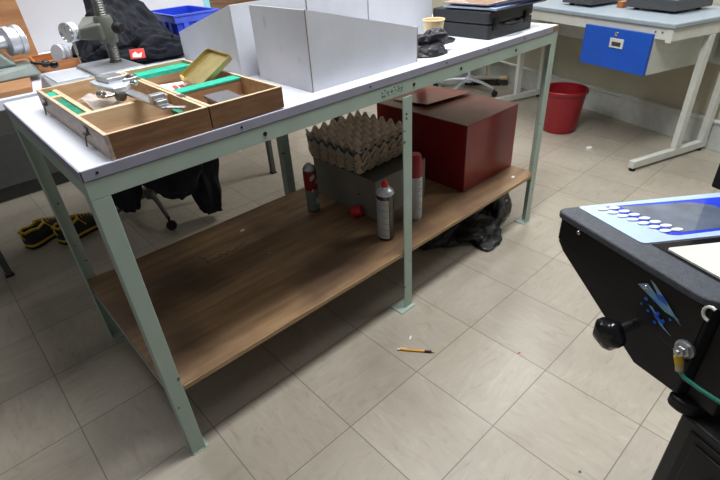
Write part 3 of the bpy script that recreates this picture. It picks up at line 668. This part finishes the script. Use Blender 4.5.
# crate and what it stands on
t = thing('parcel_stack_box', 'grey flat box under the blue crate on the back bench', 'box', (.685,.95,BZ))
m = M(); m.box(-.02,.16,.03,.30,0,.026); m.go('box_body', 'stage', t, bevel=.002)
t.name = 'flat_box'
t = thing('grey_carton', 'small mid grey carton behind the left side of blue crate', 'carton', (.56,1.235,BZ))
m = M(); m.box(0,.14,0,.09,0,.075); m.go('carton_body', 'greysteel', t, bevel=.002)
m = M(); m.box(.06,.08,-.0006,.0,0,.075); m.go('tape', 'rim', t)
t = thing('paper_stack', 'small stack of pale papers beside the tapered white boxes', 'paper stack', (.615,.86,BZ))
m = M()
for k in range(6): m.box(0,.06,0,.10,.0022*k,.0022*k+.0018, TR(0,0,0,0,0,random.uniform(-.04,.04)))
m.go('sheets', 'stage', t)
t = thing('blue_crate', 'open blue plastic crate behind the tapered white boxes', 'crate', (.665,.955,BZ+.0265))
def crate_ring(m, x0,x1,y0,y1,z0,x2,x3,y2,y3,z1,w):
    lo=[(x0,y0,z0),(x1,y0,z0),(x1,y1,z0),(x0,y1,z0)]; hi=[(x2,y2,z1),(x3,y2,z1),(x3,y3,z1),(x2,y3,z1)]
    li=[(x0+w,y0+w,z0),(x1-w,y0+w,z0),(x1-w,y1-w,z0),(x0+w,y1-w,z0)]; hi2=[(x2+w,y2+w,z1),(x3-w,y2+w,z1),(x3-w,y3-w,z1),(x2+w,y3-w,z1)]
    m.add(lo+hi+hi2+li, [(i+4*k,(i+1)%4+4*k,(i+1)%4+4*((k+1)%4),i+4*((k+1)%4)) for i in range(4) for k in range(4)])
m = M(); crate_ring(m, .008,.172,.008,.252,.003, 0,.18,0,.26,.105, .003); m.go('crate_wall', 'blue', t)
m = M(); m.box(.008,.172,.008,.252,0,.003); m.go('crate_bottom', 'blue', t)
m = M(); crate_ring(m, -.008,.188,-.008,.268,.100, -.010,.190,-.010,.270,.106, .010); m.go('crate_rim', 'bluerim', t)
m = M(); crate_ring(m, -.003,.183,-.003,.263,.076, -.004,.184,-.004,.264,.099, .003); m.go('crate_band', 'bluerim', t)
for y in (.045,.10,.16,.215):
    m = M(); m.box(-.0015,.003,y,y+.022,.004,.076); m.go('crate_rib', 'bluerim', t)
for x in (.03,.085,.14):
    m = M(); m.box(x,x+.02,-.0015,.003,.004,.076); m.go('crate_rib', 'bluerim', t)

# ------------------------------------------------------------------ office chairs
def chair_base(t, hubz, R, n, a0, mat_='chrome', spokeh=.03):
    hub = M(); hub.lathe([(.03,hubz-.03),(.032,hubz),(.03,hubz+.03)], 20); hub.lathe([(.014,hubz+.03),(.014,hubz+.27)], 16); hub.go('column', mat_, t, smooth=True)
    for k in range(n):
        a = a0+2*PI*k/n; ca, sa = math.cos(a), math.sin(a)
        m = M(); m.tube([(.02*ca,.02*sa,hubz),(R*.5*ca,R*.5*sa,hubz-.006),(R*ca,R*sa,.068)], .012, 8, [.017,.014,.010]); o = m.go('spoke', mat_, t, smooth=True)
        w = M(); w.T = TR(R*ca, R*sa, 0, 0, 0, a+.6)
        w.lathe([(.0,-.019),(.020,-.019),(.025,-.012),(.025,-.003),(.016,-.002),(.016,.002),(.025,.003),(.025,.012),(.020,.019),(0,.019)], 20, TR(.006,0,.025,PI/2)); w.lathe([(.006,.03),(.006,.07)],10)
        w.go('caster', 'black', o, smooth=True)
t = thing('office_chair', 'office chair with black seat tucked under the back bench, jacket over it', 'chair', (.56,1.62,0), 0)
chair_base(t, .11, .29, 5, math.radians(-96), 'darksteel')
m = M(); m.prism(rrect(-.22,.22,-.22,.20,.06), .40, .46); m.go('seat', 'navy2', t, bevel=.02)
m = M(); m.prism(rrect(-.20,.20,.50,.86,.06), 0, .05, TR(0,.27,0,PI/2)); m.go('backrest', 'navy2', t, bevel=.015)
m = M(); m.beam((0,.20,.40),(0,.25,.55),.05,.012); m.go('back_stem', 'darksteel', t)
t = thing('hanging_coat', 'black coat draped over the chair and trailing to the floor', 'coat', (.56,1.22,0))
def drape(pts, rs, seed, ma, parent, name, zs=1):
    """a hanging fold of cloth along a path, elliptical and creased"""
    P = [Vector(p) for p in pts]; n = 40; vs = []; fs = []; K = 28
    for i in range(K):
        f = i/(K-1)*(len(P)-1); a = min(int(f), len(P)-2); q = f-a
        c = P[a].lerp(P[a+1], q); r0 = rs[a][0]*(1-q)+rs[a+1][0]*q; r1 = rs[a][1]*(1-q)+rs[a+1][1]*q
        for k in range(n):
            t_ = 2*PI*k/n
            w = 1+.16*math.sin(5*t_+seed+f*.7)+.09*math.sin(9*t_+seed*2-f)+.18*noise.noise(Vector((math.cos(t_)*1.5+seed, math.sin(t_)*1.5, f*1.8)))
            vs.append((c.x+math.cos(t_)*r0*w, c.y+math.sin(t_)*r1*w, c.z+.015*noise.noise(Vector((math.cos(t_)*2, f*2, seed)))))
    for i in range(K-1):
        for k in range(n): fs.append((i*n+k, i*n+(k+1)%n, (i+1)*n+(k+1)%n, (i+1)*n+k))
    fs.append(tuple(range(n))); fs.append(tuple(range((K-1)*n, K*n)))
    m = M(); m.add(vs, fs); return m.go(name, ma, parent, smooth=True)
drape([(.02,-.03,.66),(.03,-.03,.50),(.05,-.02,.38),(.04,0,.26),(.03,.02,.20)], [(.14,.10),(.19,.12),(.19,.12),(.10,.08),(.03,.03)], 1.3, 'navy2', t, 'coat_body')
drape([(.10,-.06,.60),(.14,-.03,.42),(.17,.01,.24),(.185,.04,.09),(.19,.045,.05)], [(.07,.07),(.08,.07),(.075,.065),(.055,.05),(.05,.045)], 4.1, 'navy2', t, 'coat_sleeve')
drape([(-.17,.02,.60),(-.19,.04,.45),(-.20,.06,.30),(-.20,.07,.20)], [(.05,.05),(.07,.06),(.07,.05),(.03,.03)], 7.7, 'navy2', t, 'coat_sleeve')
t = thing('swivel_chair', 'office chair on a light metal star base beyond the red box', 'chair', (3.53,1.64,0), math.radians(165))
chair_base(t, .10, .30, 5, math.radians(-98-165), 'silver')
m = M(); m.prism(rrect(-.22,.22,-.22,.22,.06), .42, .48); m.go('seat', 'navy2', t, bevel=.02)
m = M(); m.prism(rrect(-.2,.2,.55,.9,.05), -.05, 0, TR(0,.27,0,PI/2)); m.go('backrest', 'navy2', t, bevel=.01)
m = M(); m.beam((0,.2,.44),(0,.29,.6),.05,.01); m.go('back_stem', 'darksteel', t)
# ------------------------------------------------------------------ shoes
def shoe(loc, rz, label):
    t = thing('safety_shoe', label, 'shoe', loc, rz, 'black and yellow safety shoes on the floor')
    prof = []  # x along shoe 0 heel .. .28 toe: half width, height
    data = [(0,.022,.075),(.02,.034,.082),(.05,.037,.072),(.09,.037,.070),(.13,.040,.082),(.17,.045,.068),(.21,.048,.052),(.245,.040,.040),(.268,.024,.028),(.276,.006,.02)]
    def ring(x,w,h,z0):
        return [(x, -w*1.0, z0),(x,-w*1.03,z0+(h-z0)*.35),(x,-w*.85,z0+(h-z0)*.75),(x,-w*.40,h),(x,w*.40,h),(x,w*.85,z0+(h-z0)*.75),(x,w*1.03,z0+(h-z0)*.35),(x,w,z0)]
    vs=[];fs=[];n=8
    for d in data: vs += ring(*d,.022)
    for i in range(len(data)-1):
        for k in range(n-1):
            if i < 3 and k == 3: continue      # ankle opening
            fs.append((i*n+k,i*n+k+1,(i+1)*n+k+1,(i+1)*n+k))
    fs.append(tuple(range(n))[::-1]) ; fs.append(tuple(range((len(data)-1)*n,len(data)*n)))
    m=M(); m.add(vs,fs); o=m.go('upper','shoeblack',t,smooth=True); o.modifiers.new('s','SOLIDIFY').thickness=.004; sb=o.modifiers.new('ss','SUBSURF'); sb.levels=2; sb.render_levels=2
    so=[(x,w*1.08) for x,w,h in data]; pts=[(x,-w) for x,w in so]+[(x,w) for x,w in so[::-1]]
    m=M(); m.prism(pts,0,.012); m.go('outsole','black',t,bevel=.003)
    m=M(); m.prism([(x,y*1.02) for x,y in pts],.012,.024); m.go('midsole_stripe','yellow',t,bevel=.003)
    m=M(); m.tube([(.0,-.018,.078),(-.003,0,.084),(.0,.018,.078),(.03,.028,.082),(.07,.028,.073),(.11,.022,.080),(.13,0,.086),(.11,-.022,.080),(.07,-.028,.073),(.03,-.028,.082),(0,-.018,.078)],.006); m.go('collar','yellow',t,smooth=True)
    m=M(); m.box(.008,.10,-.022,.022,.026,.030); m.go('insole','yellow',t)
    m=M()
    for k in range(5):
        x=.118+.018*k; z=.088-.0055*k; m.tube([(x,-.026,z-.010),(x+.008,0,z+.003),(x,.026,z-.010)],.0024,6)
    m.tube([(.118,0,.092),(.10,.03,.086),(.12,.05,.055),(.16,.06,.028),(.22,.075,.004)],.0026,6); m.tube([(.118,0,.092),(.11,-.03,.08),(.13,-.05,.05)],.0026,6)
    m.go('laces','yellow',t,smooth=True)
    m=M(); m.tube([(-.006,-.008,.05),(-.014,-.008,.07),(-.008,-.008,.088)],.004,6); m.go('heel_loop','yellow',t,smooth=True)
    t.scale=(1,1.1,1.25)
    return t
shoe((-.075,1.70,0), math.radians(30), 'left black and yellow safety shoe, its heel facing left')
shoe((.06,1.62,0), math.radians(22), 'black and yellow safety shoe partly hidden behind the green leg, laces trailing')
# broom head
t = thing('broom', 'floor broom with pale wooden head and dark bristles by the wall corner', 'broom', (3.77,1.62,0), math.radians(-58))
m = M(); m.box(-.19,.19,-.035,.035,.05,.075); m.go('broom_head','broomwood',t,bevel=.006)
m = M(); 
for i in range(24):
    for j in range(4):
        x=-.18+.36*i/23; y=-.028+.056*j/3; m.beam((x,y,.05),(x*1.05+random.uniform(-.006,.006),y*1.3+random.uniform(-.006,.006),.0),.014,.012,(0,1,0))
m.go('bristles','bristle',t)
m = M(); m.tube([(0,0,.07),(.0,.06,.9)],.012); m.go('handle','broomwood',t,smooth=True)

# ------------------------------------------------------------------ desk by the right wall
t = thing('laboratory_desk', 'off-white steel framed desk with blue grey top and hanging blue drawer', 'desk', (2.714,-.138,0), -RA)
m = M(); m.box(.02,.66,-.01,1.56,.775,.80); m.go('desk_top','bluegrey',t,bevel=.006)
m = M(); m.box(.035,.06,.03,1.52,.715,.774); m.go('front_rail','offwhite',t,bevel=.003)
for y in (.0,1.53):
    m = M(); m.box(.035,.655,y,y+.03,.712,.774); m.go('side_rail','offwhite',t,bevel=.003)
m = M(); m.box(.030,.036,.001,.033,.706,.773); m.go('rail_end_cap','offwhite',t,bevel=.001)
for y in (.06,.10):
    m = M(); m.lathe([(.006,0),(.006,.002),(.003,.003)],12,TR(.035,y,.75,0,-PI/2)); m.go('bolt','chrome',t)
for y in (.0,1.42):
    m = M(); m.box(0,.64,y,y+.035,.018,.062); o = m.go('foot_bar','offwhite',t,bevel=.003)
    for x in (.02,.60):
        f = M(); f.lathe([(.018,0),(.018,.010),(.010,.012),(.010,.018)],16,TR(x,y+.017,0)); f.go('levelling_foot','black',o)
    m = M(); m.box(.34,.385,y,y+.035,.062,.712); m.go('upright','offwhite',t,bevel=.003)
    m = M(); m.box(.585,.63,y,y+.035,.062,.712); m.go('upright','offwhite',t,bevel=.003)
m = M(); m.box(.632,.642,.0,1.455,.50,.71); m.go('rear_panel','offwhite',t,bevel=.002)  # upright panel across the back, just below the desk top
m = M(); m.box(.04,.60,.10,.54,.525,.735); m.go('drawer_body','offwhite',t,bevel=.002)
m = M(); m.box(.020,.040,.10,.545,.525,.738); o = m.go('drawer_front','drawer',t,bevel=.0015)
h = M(); h.box(.0155,.020,.262,.352,.640,.690); h.go('handle_plate','offwhite',o,bevel=.001)
h = M(); h.box(.0148,.0158,.277,.337,.650,.672); h.go('handle_recess','darksteel',o)
h = M(); h.lathe([(.012,0),(.012,.004),(.009,.006)],16,TR(.020,.318,.713,0,-PI/2)); h.box(.012,.0145,.313,.323,.712,.714); h.go('lock','chrome',o,smooth=True)
DM = DR
def dpos(n, a, z): return DM @ Vector((n, a, z))
def granite(n, a, w, d, h, rz, label):
    t = thing('surface_plate', label, 'surface plate', dpos(n,a,.80), -RA+rz, 'granite surface plates on the desk')
    m = M(); m.box(0,w,0,d,.014,h); m.go('granite_slab','granite',t,bevel=.004)
    for x in (.04,w-.04):
        for y in (.05,d-.05):
            f = M(); f.lathe([(.015,0),(.015,.014)],12,TR(x,y,0)); f.go('foot','black',t)
    return t
granite(.25,.17,.30,.32,.07, math.radians(0), 'dark granite surface plate at the near right of the desk')
granite(.165,.66,.34,.24,.09, 0, 'thicker dark granite surface plate further left on the desk')
p = dpos(.29,.545,.80)
t = thing('orange_block', 'small orange wooden block between the two granite plates', 'block', p, -RA)
m = M(); m.box(-.02,.02,-.02,.02,0,.035); m.go('block_body','orangewood',t,bevel=.002); m = M(); m.box(-.012,.012,-.012,.012,.035,.036); m.go('block_mark','broomwood',t)
m = M(); m.box(-.06,.06,-.05,.05,0,.003); m.box(-.06,.06,-.05,-.047,.003,.03); m.box(-.06,.06,.047,.05,.003,.03); m.box(-.06,-.057,-.047,.047,.003,.03); m.box(.057,.06,-.047,.047,.003,.03)
o = m.go('parts_tray', 'orangewood', loc=dpos(.36,1.25,.80), rotz=-RA, bevel=.001); tag(o, 'small red brown tray left of the granite plates on the desk', 'tray')
# red bin
t = thing('waste_bin', 'round red plastic waste bin standing on the floor by the desk', 'bin', (3.10,.53,0))
m = M(); m.lathe([(.105,0),(.112,.006),(.143,.285),(.140,.285),(.108,.012),(0,.012)],40,cap=False); m.go('bin_wall','red',t,smooth=True)
m = M(); m.lathe([(.139,.272),(.150,.270),(.153,.275),(.151,.290),(.146,.294),(.139,.290),(.139,.272)],40,cap=False); m.go('bin_rim','red',t,smooth=True)
m = M(); m.lathe([(0,.0005),(.105,.0005)],40,cap=False); m.go('bin_bottom','red',t)

# ------------------------------------------------------------------ floor litter
t = thing('pencil', 'thin orange yellow pencil with dark grip lying on the floor tiles', 'pencil', (.77,-.19,.0045), math.atan2(-.246+.139,.813-.73))
m = M(); m.tube([(-.058,0,0),(-.056,0,0),(-.04,0,0),(.03,0,0)],.0045,10,[.003,.0042,.0045,.0045]); m.go('barrel','orangeyellow',t,smooth=True)
m = M(); m.tube([(-.068,0,0),(-.058,0,0)],.0035,10); m.tube([(-.058,.004,.002),(-.035,.005,.002)],.0015,6); m.go('clip','paper',t,smooth=True)
m = M(); m.tube([(.03,0,0),(.055,0,0)],.0045,10); m.go('grip','black',t,smooth=True)
m = M(); m.tube([(.055,0,0),(.068,0,0)],.003,8,[.0035,.001]); m.go('tip','orangeyellow',t,smooth=True)
def scrap(name, label, x, y, sx, sy, sz, ma, rz=0, cat='scrap'):
    m = M(); m.prism([(sx*math.cos(a)*(1+.25*math.sin(3*a+x*9)), sy*math.sin(a)*(1+.2*math.cos(2*a+y*7))) for a in [k*PI/5 for k in range(10)]], 0, sz)
    o = m.go(name, ma, loc=(x,y,.0002), rotz=rz, bevel=.0004); return tag(o, label, cat)
scrap('paper_scrap', 'tiny white paper scrap on the floor just beyond the orange pencil', .805,-.13, .010,.0035,.003,'paper',.4)
scrap('red_scrap', 'tiny red scrap on the floor right of the orange pencil', 1.015,-.453,.006,.002,.002,'labelred',-.6)
scrap('dark_disc', 'small dark oval disc on the tiles at the bottom of picture', .746,-.809,.0045,.0045,.001,'darkgrey',0)
scrap('paper_ball', 'white crumpled paper bit on the floor near the red bin', 2.888,.203,.02,.016,.012,'paper',0)
scrap('white_crumb', 'white crumb on the floor behind the green bench legs', 1.35,2.02,.016,.012,.006,'paper',0)
m = M(); m.prism([(-.012,-.006),(.0,-.008),(.012,0),(.004,.007),(-.01,.005)],0,.002)
o = m.go('shelf_scrap','paper',loc=(.585,.60,SZ+.0003)); tag(o,'tiny white paper scrap on the brown shelf, left half','scrap')
m = M(); m.prism([(-.014,-.006),(.0,-.008),(.012,0),(.004,.007),(-.01,.005)],0,.002)
o = m.go('shelf_scrap','paper',loc=(1.72,.055,SZ+.0003)); tag(o,'tiny white paper scrap on the shelf before the red box','scrap')

# ------------------------------------------------------------------ measuring projector, lower right
e1 = Vector((-.33479,-.94229,0)); e2 = Vector((.94229,-.33479,0)); d2 = e1*.30+e2*.954
Aw = Vector((.66361,-.64780,0))
PM = Matrix(((e1.x,d2.x,0,0),(e1.y,d2.y,0,0),(0,0,1,0),(0,0,0,1)))
t = thing('measuring_projector', 'black floor standing measuring projector with blue control panel and white keys', 'measuring machine', Aw)
def PP(): m = M(); m.T = PM; return m
def arcpts(x0,x1,y0,y1,r00,r10,r11,r01,n=6):
    p=[]
    for cx,cy,a0,r in ((x0+r00,y0+r00,PI,r00),(x1-r10,y0+r10,1.5*PI,r10),(x1-r11,y1-r11,0,r11),(x0+r01,y1-r01,PI/2,r01)):
        for k in range(n+1):
            a=a0+PI/2*k/n; p.append((cx+r*math.cos(a),cy+r*math.sin(a)))
    return p
# top frame, an open tray rim around control panel and stage
m = PP(); m.prism(arcpts(-.004,.325,.0,.60,.02,.03,.01,.01), .782, .797); m.go('top_rim','rim',t,bevel=.004,seg=3)
m = PP(); prof=[(.004,.781),(.312,.781),(.312,.592),(.228,.586),(.02,.708),(.004,.725)]
m.add([(s,.012,z) for s,z in prof]+[(s,.56,z) for s,z in prof], [tuple(range(6)),tuple(range(6,12))[::-1]]+[(i,(i+1)%6,6+(i+1)%6,6+i) for i in range(6)]); m.go('body','black',t,bevel=.003)
m = PP(); m.hexa([(.006,.009,.733),(.309,.009,.664),(.309,.012,.664),(.006,.012,.733)], [(.006,.009,.778),(.309,.009,.778),(.309,.012,.778),(.006,.012,.778)]); m.go('side_cover','coverblack',t,bevel=.001)
m = PP(); m.prism(arcpts(.0,.150,.042,.40,.008,.008,.008,.008), .797, .7985); m.go('control_panel','panelblue',t)
m = PP(); m.prism([(.012,.088),(.020,.37),(.130,.37),(.137,.118),(.130,.105)], .7985, .7990); m.go('panel_print','displayblue',t)
m = PP(); m.prism([(.018,.112),(.027,.245),(.050,.275),(.128,.255),(.128,.128)], .7990, .7994); m.go('display','screen',t)
for k in range(7):
    f = k/6; s_, t_ = .022+.098*f, .078+.034*f
    for dt in (-.002, .020):
        m = PP(); m.prism([(s_+.0055*math.sin(a), t_+dt+.0105*math.cos(a)) for a in [j*PI/6 for j in range(12)]], .7985, .8012); m.go('key','key',t,bevel=.0008)
m = PP(); m.prism([(.060+.011*math.sin(a), .300+.018*math.cos(a)) for a in [j*PI/8 for j in range(16)]], .7990, .8015); m.go('large_key','key',t,bevel=.0008)
m = PP(); m.prism([(.155,.055),(.325,.055),(.325,.60),(.155,.60)], .797, .7982); m.go('stage_bed','blackgloss',t)
m = PP(); m.prism(arcpts(.176,.318,.060,.58,.006,.006,.006,.006), .7982, .803); m.go('stage_plate','stage',t,bevel=.001)
m = PP(); m.box(-.03,.16,.345,.60,.797,1.20); m.go('projector_column','black',t,bevel=.004)
for s_, z_ in ((.056,.772),(.213,.750)):
    m = M(); m.lathe([(.0045,0),(.0045,.002),(.003,.0035)],14, Matrix.Translation(e1*s_+e2*.0085+Vector((0,0,z_))) @ e2.to_track_quat('-Z','Y').to_matrix().to_4x4()); m.go('screw','chrome',t,smooth=True)
ax = -e2
KQ = ax.to_track_quat('Z','Y').to_matrix().to_4x4()
kp = e1*.212+e2*.012+Vector((0,0,.667))
m = M(); m.T = Matrix.Translation(kp) @ KQ; m.lathe([(.010,-.002),(.010,.055)],18); o=m.go('knob_shaft','chrome',t,smooth=True)
m = M(); m.T = Matrix.Translation(kp+ax*.045) @ KQ
K = 48; prof=[(.014,0),(.024,.004),(.028,.012),(.028,.022),(.022,.030),(.010,.033),(0,.033)]
vs=[];fs=[]
for r_,z_ in prof:
    for k in range(K):
        a=2*PI*k/K; rr=r_*(1+.07*math.cos(5*a)); vs.append((rr*math.cos(a),rr*math.sin(a),z_))
for i in range(len(prof)-1):
    for k in range(K): fs.append((i*K+k,i*K+(k+1)%K,(i+1)*K+(k+1)%K,(i+1)*K+k))
m.add(vs,fs); m.go('hand_knob','blackgloss',t,smooth=True)
# pale streaks and blue dots on the side cover
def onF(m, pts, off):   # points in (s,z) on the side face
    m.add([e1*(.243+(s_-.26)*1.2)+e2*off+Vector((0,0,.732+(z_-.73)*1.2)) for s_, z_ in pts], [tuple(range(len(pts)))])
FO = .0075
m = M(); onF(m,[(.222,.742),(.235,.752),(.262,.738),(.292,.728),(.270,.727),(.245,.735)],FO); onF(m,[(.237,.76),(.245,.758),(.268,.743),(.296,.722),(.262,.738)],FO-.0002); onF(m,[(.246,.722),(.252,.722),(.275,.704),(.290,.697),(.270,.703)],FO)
m.go('side_streaks','markpale',t)
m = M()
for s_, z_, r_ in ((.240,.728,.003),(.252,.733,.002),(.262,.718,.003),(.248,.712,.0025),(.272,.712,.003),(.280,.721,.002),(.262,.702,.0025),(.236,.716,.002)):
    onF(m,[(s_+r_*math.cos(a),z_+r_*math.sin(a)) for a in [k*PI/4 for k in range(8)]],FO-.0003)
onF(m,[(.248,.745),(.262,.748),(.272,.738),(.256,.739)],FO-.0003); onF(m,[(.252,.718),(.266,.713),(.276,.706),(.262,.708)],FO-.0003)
m.go('side_dots','markblue',t)
# fitting, connector and hose
fpn = e1*.304+e2*.004+Vector((0,0,.689))
m = M(); m.T = Matrix.Translation(fpn) @ KQ; m.lathe([(.012,-.004),(.013,.0),(.013,.005),(.009,.006),(.009,.012),(.004,.013),(.004,.018),(0,.018)],6); m.lathe([(.016,-.006),(.016,-.001)],20); m.go('hose_fitting','steel',t)
m = M(); m.tube([fpn+ax*.008+Vector((0,0,-.010)), fpn+ax*.008+e1*.006+Vector((0,0,-.022))],.0065,12); m.go('connector_collar','yellow',t,smooth=True)
m = M(); m.tube([fpn+ax*.008+e1*.006+Vector((0,0,-.022)), fpn+ax*.008+e1*.010+Vector((0,0,-.034))],.006,12); m.go('connector','broomwood',t,smooth=True)
hp=[fpn+ax*.008+e1*.010+Vector((0,0,-.034)), fpn+ax*.008+e1*.022+Vector((0,0,-.040)), fpn+ax*.004+e1*.045+Vector((0,0,-.043)), fpn+e1*.10+Vector((0,0,-.040)), fpn+e1*.16+e2*.05+Vector((0,0,-.04))]
m = M(); m.tube(hp,.0035,10); m.go('hose','hose',t,smooth=True)
m = M(); pts=[]
for k in range(9):
    a=PI*.35+PI*1.2*k/8; pts.append(e1*(.318+.010*math.cos(a))+e2*.004+Vector((0,0,.775+.012*math.sin(a))))
m.tube(pts,.0025,8); m.go('cable_hook','stage',t,smooth=True)
# plinth and stand
m = PP(); m.prism(arcpts(.296,.340,.010,.58,.018,.018,.01,.01), .560, .586); m.go('base_plate','black',t,bevel=.006)
m = PP(); m.box(.312,.36,.030,.54,.586,.776); m.go('inner_body','black',t,bevel=.003)
m = PP(); m.box(.326,.80,.020,.55,0,.559); m.go('stand','casegrey',t,bevel=.004)
m = PP(); m.box(.350,.78,.015,.020,.03,.54); m.box(.366,.76,.011,.015,.05,.525); m.go('stand_door','black',t,bevel=.003)
m = M(); m.T = Matrix.Translation(e1*.420+e2*.004+Vector((0,0,.478))) @ KQ; m.lathe([(.011,-.004),(.011,.002),(.008,.004),(0,.004)],20); m.go('door_lock','brass',t,smooth=True)

# ------------------------------------------------------------------ ceiling lights and light
def ceiling_light(x, y, w, d, e, label):
    t = thing('ceiling_light', label, 'ceiling light', (x,y,2.62), 0, 'recessed fluorescent ceiling lights')
    m = M(); m.box(-w/2-.03,w/2+.03,-d/2-.03,d/2+.03,.02,.07); m.go('frame','offwhite',t)
    m = M(); m.box(-w/2,w/2,-d/2,d/2,.012,.02); m.go('diffuser','lamp',t)
    l = bpy.data.lights.new('lamp','AREA'); l.shape='RECTANGLE'; l.size=w; l.size_y=d; l.energy=e; l.color=(.985,.99,1)
    o = bpy.data.objects.new('lamp', l); C.objects.link(o); o.parent=t; o.location=(0,0,.005)
for x,y,wd_,e,lab in [(3.1,.75,.5,34,'fluorescent ceiling light over the right hand desk'),(.95,-.22,.34,53,'fluorescent ceiling light right over the front edge of the green workbench'),(.3,1.25,.5,20,'fluorescent ceiling light over the rear bench'),(3.2,-1.0,.5,26,'fluorescent ceiling light right of the measuring projector')]:
    ceiling_light(x,y,1.3,wd_,e,lab)
w = bpy.data.worlds.new('room_light'); bpy.context.scene.world = w; w.use_nodes = True
w.node_tree.nodes['Background'].inputs[0].default_value = (.97,.98,1,1); w.node_tree.nodes['Background'].inputs[1].default_value = .15

# ------------------------------------------------------------------ camera
cd = bpy.data.cameras.new('camera'); cd.sensor_width = 36; cd.lens = 481.777/720*36; cd.clip_start = .01
co = bpy.data.objects.new('camera', cd); C.objects.link(co)
r_ = Vector((.7347738,-.67588949,-.05727878)); u_ = Vector((.40103634,.36476253,.84030836)); f_ = Vector((.54706244,.64040744,-.5390742))
co.matrix_world = Matrix(((r_.x,u_.x,-f_.x,-.163232),(r_.y,u_.y,-f_.y,-1.015046),(r_.z,u_.z,-f_.z,1.279263),(0,0,0,1)))
sc = bpy.context.scene; sc.camera = co
sc.view_settings.view_transform = 'Standard'; sc.view_settings.look = 'None'; sc.view_settings.gamma = 1; sc.view_settings.use_curve_mapping = False
sc.view_settings.exposure = 0
